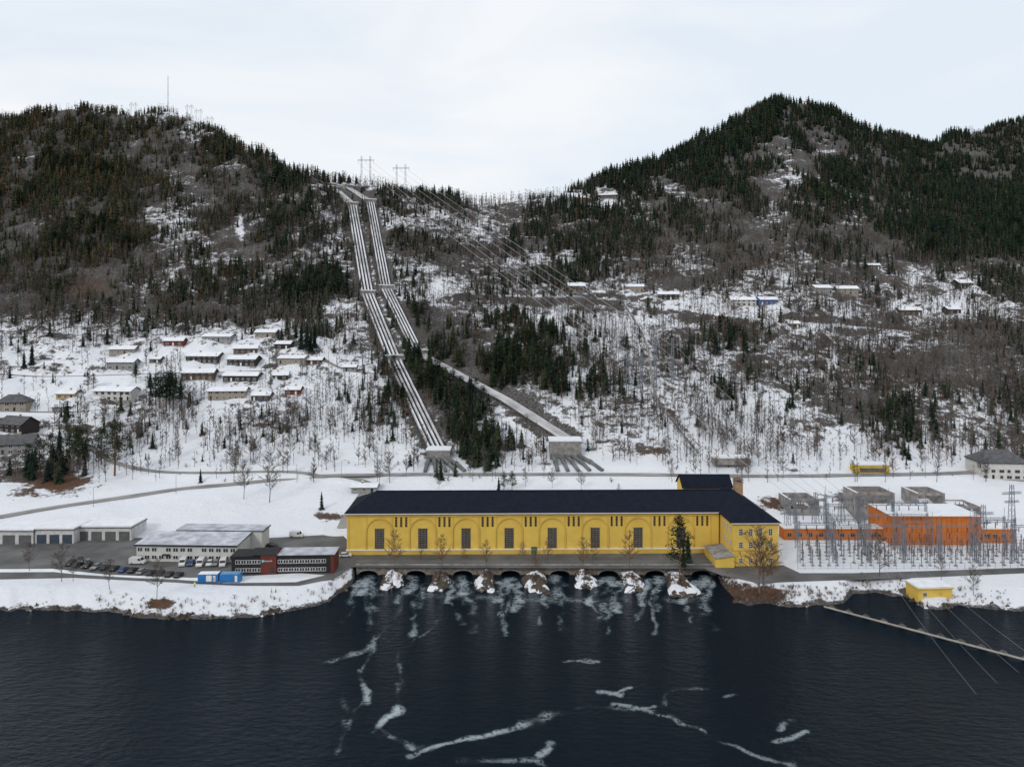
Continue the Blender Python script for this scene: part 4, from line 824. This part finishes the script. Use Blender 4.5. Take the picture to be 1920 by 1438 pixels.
# ------------------------------------------------------------------ scatter forest
def ter(x,Y):
    px=960+F*x/Y; c=np.clip((px-PX[0])/4,0,len(PX)-1.01); ci=c.astype(int); ct=c-ci; r=np.interp(Y,YG,np.arange(len(YG))); ri=r.astype(int); rt=r-ri
    return (Z[ri,ci]*(1-ct)+Z[ri,ci+1]*ct)*(1-rt)+(Z[ri+1,ci]*(1-ct)+Z[ri+1,ci+1]*ct)*rt, ci
def scatter(M,n,ymin=300,cl=1.0,pw=1.0):
    u=rng.uniform(-0.84,0.84,n); Y=np.sqrt(rng.uniform(ymin**2,990**2,n)); px=960+F*u; x=u*Y
    z,ci=ter(x,Y)
    py=HZ-F*(z-CH)/Y; dn=samp(M,px,py); dn=np.where(py>905,0,dn)
    dn=dn**pw*np.clip(1+cl*(1-.55*dn)*(1.0*vn(x,Y,24,31)+.45*vn(x,Y,9,32)),0.0,2.6)
    keep=(rng.random(n)<dn)&(Y<YR[ci]+22); oi=np.clip(((Y-180)/2).astype(int),0,499); oj=np.clip(((x+800)/2).astype(int),0,799); keep&=~OCC[oi,oj]
    return x[keep],Y[keep],z[keep],px[keep],py[keep],dn[keep]
def emit(name,protos_,x,y,z,h,tint,fat,barkm,leafm):
    Vs,Ts,Ms,Tn=[],[],[],[]; nv=0
    which=rng.integers(0,len(protos_),len(x)); rot=rng.uniform(0,6.28,len(x))
    for k,((tv,tt),(cv,ct)) in enumerate(protos_):
        s=which==k; m=s.sum()
        if not m: continue
        pv=np.array(list(tv)+list(cv)); pt=np.concatenate([np.array(tt),np.array(ct)+len(tv)]); mi=np.array([0]*len(tt)+[1]*len(ct))
        co,si=np.cos(rot[s])[:,None],np.sin(rot[s])[:,None]; hh=h[s][:,None]; ff=(fat[s])[:,None]*hh
        Vx=(pv[:,0]*co-pv[:,1]*si)*ff+x[s][:,None]; Vy=(pv[:,0]*si+pv[:,1]*co)*ff+y[s][:,None]; Vz=pv[:,2][None,:]*hh+z[s][:,None]
        Vs.append(np.stack([Vx,Vy,Vz],-1).reshape(-1,3)); Ts.append((pt[None]+(np.arange(m)*len(pv))[:,None,None]).reshape(-1,3)+nv); Ms.append(np.tile(mi,m)); Tn.append(np.repeat(tint[s],len(pv))); nv+=m*len(pv)
    me=npmesh(name,np.concatenate(Vs),np.concatenate(Ts),[barkm,leafm],np.concatenate(Ms),np.concatenate(Tn)); o=bpy.data.objects.new(name,me); COL.objects.link(o); o['kind']='stuff'; print(name,len(x),len(me.polygons)); return o
x,y,z,px,py,dn=scatter(CM,74000,cl=2.2,pw=1.5)
h=rng.uniform(7.5,16,len(x))*np.clip(.62+.5*dn,.5,1.12)*np.clip(.9+.3*vn(x,y,60,41),.6,1.3); h=np.where(rng.random(len(x))<.18,h*.5,h)
tint=np.clip(rng.normal(.18,.14,len(x)),0,1); left=np.clip((560-px)/250,0,1)*np.clip((640-py)/150,0,1); tint=np.clip(tint+left*rng.uniform(.0,.62,len(x)),0,1)
mid=((px>760)&(px<1100)&(py>590)&(py<860)); tint=np.where(mid,tint+.1,tint); h=np.where(mid,h*1.1,h)
ispine=rng.random(len(x))<np.where(left>.2,.45,np.where(mid,.45,.15))
fat=rng.uniform(1.05,1.75,len(x))
for kn,sel,prs in (('spruce_tree',~ispine,[spruce(s,8,5) for s in (21,22,23,24)]),('pine_tree',ispine,[pine(s,13,6,1.35) for s in (25,26,27)])):
    ii=np.where(sel)[0]; ii=ii[np.argsort(-(h[ii]/y[ii]))]; k=max(0,300-cnt.get(kn,0))
    for i in ii[:k]: place(kn,x[i],y[i],z[i]-.2,h[i],tint[i],fat=fat[i])
    r=ii[k:]; emit('spruce_forest' if kn[0]=='s' else 'pine_forest',prs,x[r],y[r],z[r]-.2,h[r],tint[r],fat[r],BARK if kn[0]=='s' else BARKP,LEAF)
x,y,z,px,py,dn=scatter(BM,92000,cl=1.1,pw=1.05); h=rng.uniform(6,13,len(x)); tint=np.clip(rng.normal(.33,.2,len(x)),0,.8); fat=rng.uniform(.75,1.15,len(x))
ii=np.argsort(-(h/y)); k=300
for i in ii[:k]: place('bare_tree',x[i],y[i],z[i]-.2,h[i],tint[i],fat=fat[i])
r=ii[k:]; emit('leafless_woodland',[bare(s,12,2,0,wid=4.2,seg=2,tr=.016) for s in (41,42,43,44,45)],x[r],y[r],z[r]-.2,h[r],tint[r],fat[r],TWIG,TWIG)
x,y,z,px,py,dn=scatter(np.clip(BM*.9+.08,0,1),26000,ymin=290); h=rng.uniform(.8,2.8,len(x)); ti=np.clip(rng.normal(.25,.25,len(x)),0,1)
bx,by,bt=[],[],[]
for _ in range(560):
    a=random.choice([random.uniform(180,655),random.uniform(1350,1580),random.uniform(1350,1500),random.uniform(1580,1900)]); s_=ip(SHORE,a); b0_=s_-random.uniform(4,36); p=G(a,b0_); bx.append(p.x); by.append(p.y); bt.append(random.uniform(.4,1))
bx=np.array(bx); by=np.array(by); bz,_c=ter(bx,by)
ix,iy,iz=[],[],[]
for cx,cy in ISL:
    for _ in range(10): ix.append(cx+random.uniform(-2.6,2.6)); iy.append(cy+random.uniform(-4,5)); iz.append(1.2)
x=np.concatenate([x,bx,ix]); y=np.concatenate([y,by,iy]); z=np.concatenate([z,bz,iz]); h=np.concatenate([h,rng.uniform(.5,1.5,len(bx)),rng.uniform(1.2,2.1,len(ix))]); ti=np.concatenate([ti,bt,rng.uniform(.4,1,len(ix))])
emit('undergrowth_brush',[bare(s,8,2,0,spread=1.2,wid=8,stem=2,seg=1,lo=.05) for s in (51,52,53)],x,y,z-.1,h,ti,rng.uniform(.9,1.5,len(x)),TWIG,TWIG)
# ------------------------------------------------------------------ light, sky, camera
w=bpy.data.worlds.new('World'); sc.world=w; w.use_nodes=True; nt=w.node_tree; N=nt.nodes; Lk=nt.links; bg=N['Background']
sky=N.new('ShaderNodeTexSky'); sky.sky_type='NISHITA'; sky.sun_disc=False; sky.sun_elevation=math.radians(32); sky.sun_rotation=math.radians(215); sky.air_density=1; sky.dust_density=2
tc=N.new('ShaderNodeTexCoord'); mp=N.new('ShaderNodeMapping'); mp.inputs['Scale'].default_value=(1,1,2.8); mp.inputs['Location'].default_value=(.4,0,.2); Lk.new(tc.outputs['Generated'],mp.inputs[0])
nz=N.new('ShaderNodeTexNoise'); nz.inputs['Scale'].default_value=1.9; nz.inputs['Detail'].default_value=7; nz.inputs['Distortion'].default_value=.5; Lk.new(mp.outputs[0],nz.inputs['Vector'])
mr=N.new('ShaderNodeMapRange'); mr.inputs[1].default_value=.38; mr.inputs[2].default_value=.58; mr.inputs[3].default_value=.2; mr.inputs[4].default_value=1; Lk.new(nz.outputs['Fac'],mr.inputs[0])
thin=N.new('ShaderNodeMix'); thin.data_type='RGBA'; thin.inputs[0].default_value=.9; Lk.new(sky.outputs[0],thin.inputs[6]); thin.inputs[7].default_value=(7.9,8.8,9.8,1)
mx=N.new('ShaderNodeMix'); mx.data_type='RGBA'; Lk.new(mr.outputs[0],mx.inputs[0]); Lk.new(thin.outputs[2],mx.inputs[6]); mx.inputs[7].default_value=(9.2,9.4,9.7,1)
Lk.new(mx.outputs[2],bg.inputs[0]); bg.inputs[1].default_value=.1
sl=bpy.data.lights.new('sun','SUN'); sl.energy=1.1; sl.angle=math.radians(12); sl.color=(1,.95,.88); so=bpy.data.objects.new('sun',sl); COL.objects.link(so)
el=math.radians(32); az=math.radians(215); dv=Vector((math.sin(az)*math.cos(el),math.cos(az)*math.cos(el),math.sin(el))); so.rotation_euler=(-dv).to_track_quat('-Z','Y').to_euler()
cam=bpy.data.cameras.new('camera'); cam.sensor_width=36; cam.lens=36*F/1920; cam.shift_y=-119/1920; cam.clip_end=20000; cam.clip_start=1
co=bpy.data.objects.new('camera',cam); co.location=(0,0,CH); co.rotation_euler=(math.radians(90),0,0); COL.objects.link(co); sc.camera=co
sc.view_settings.view_transform='Standard'; sc.view_settings.look='None'; sc.view_settings.exposure=0
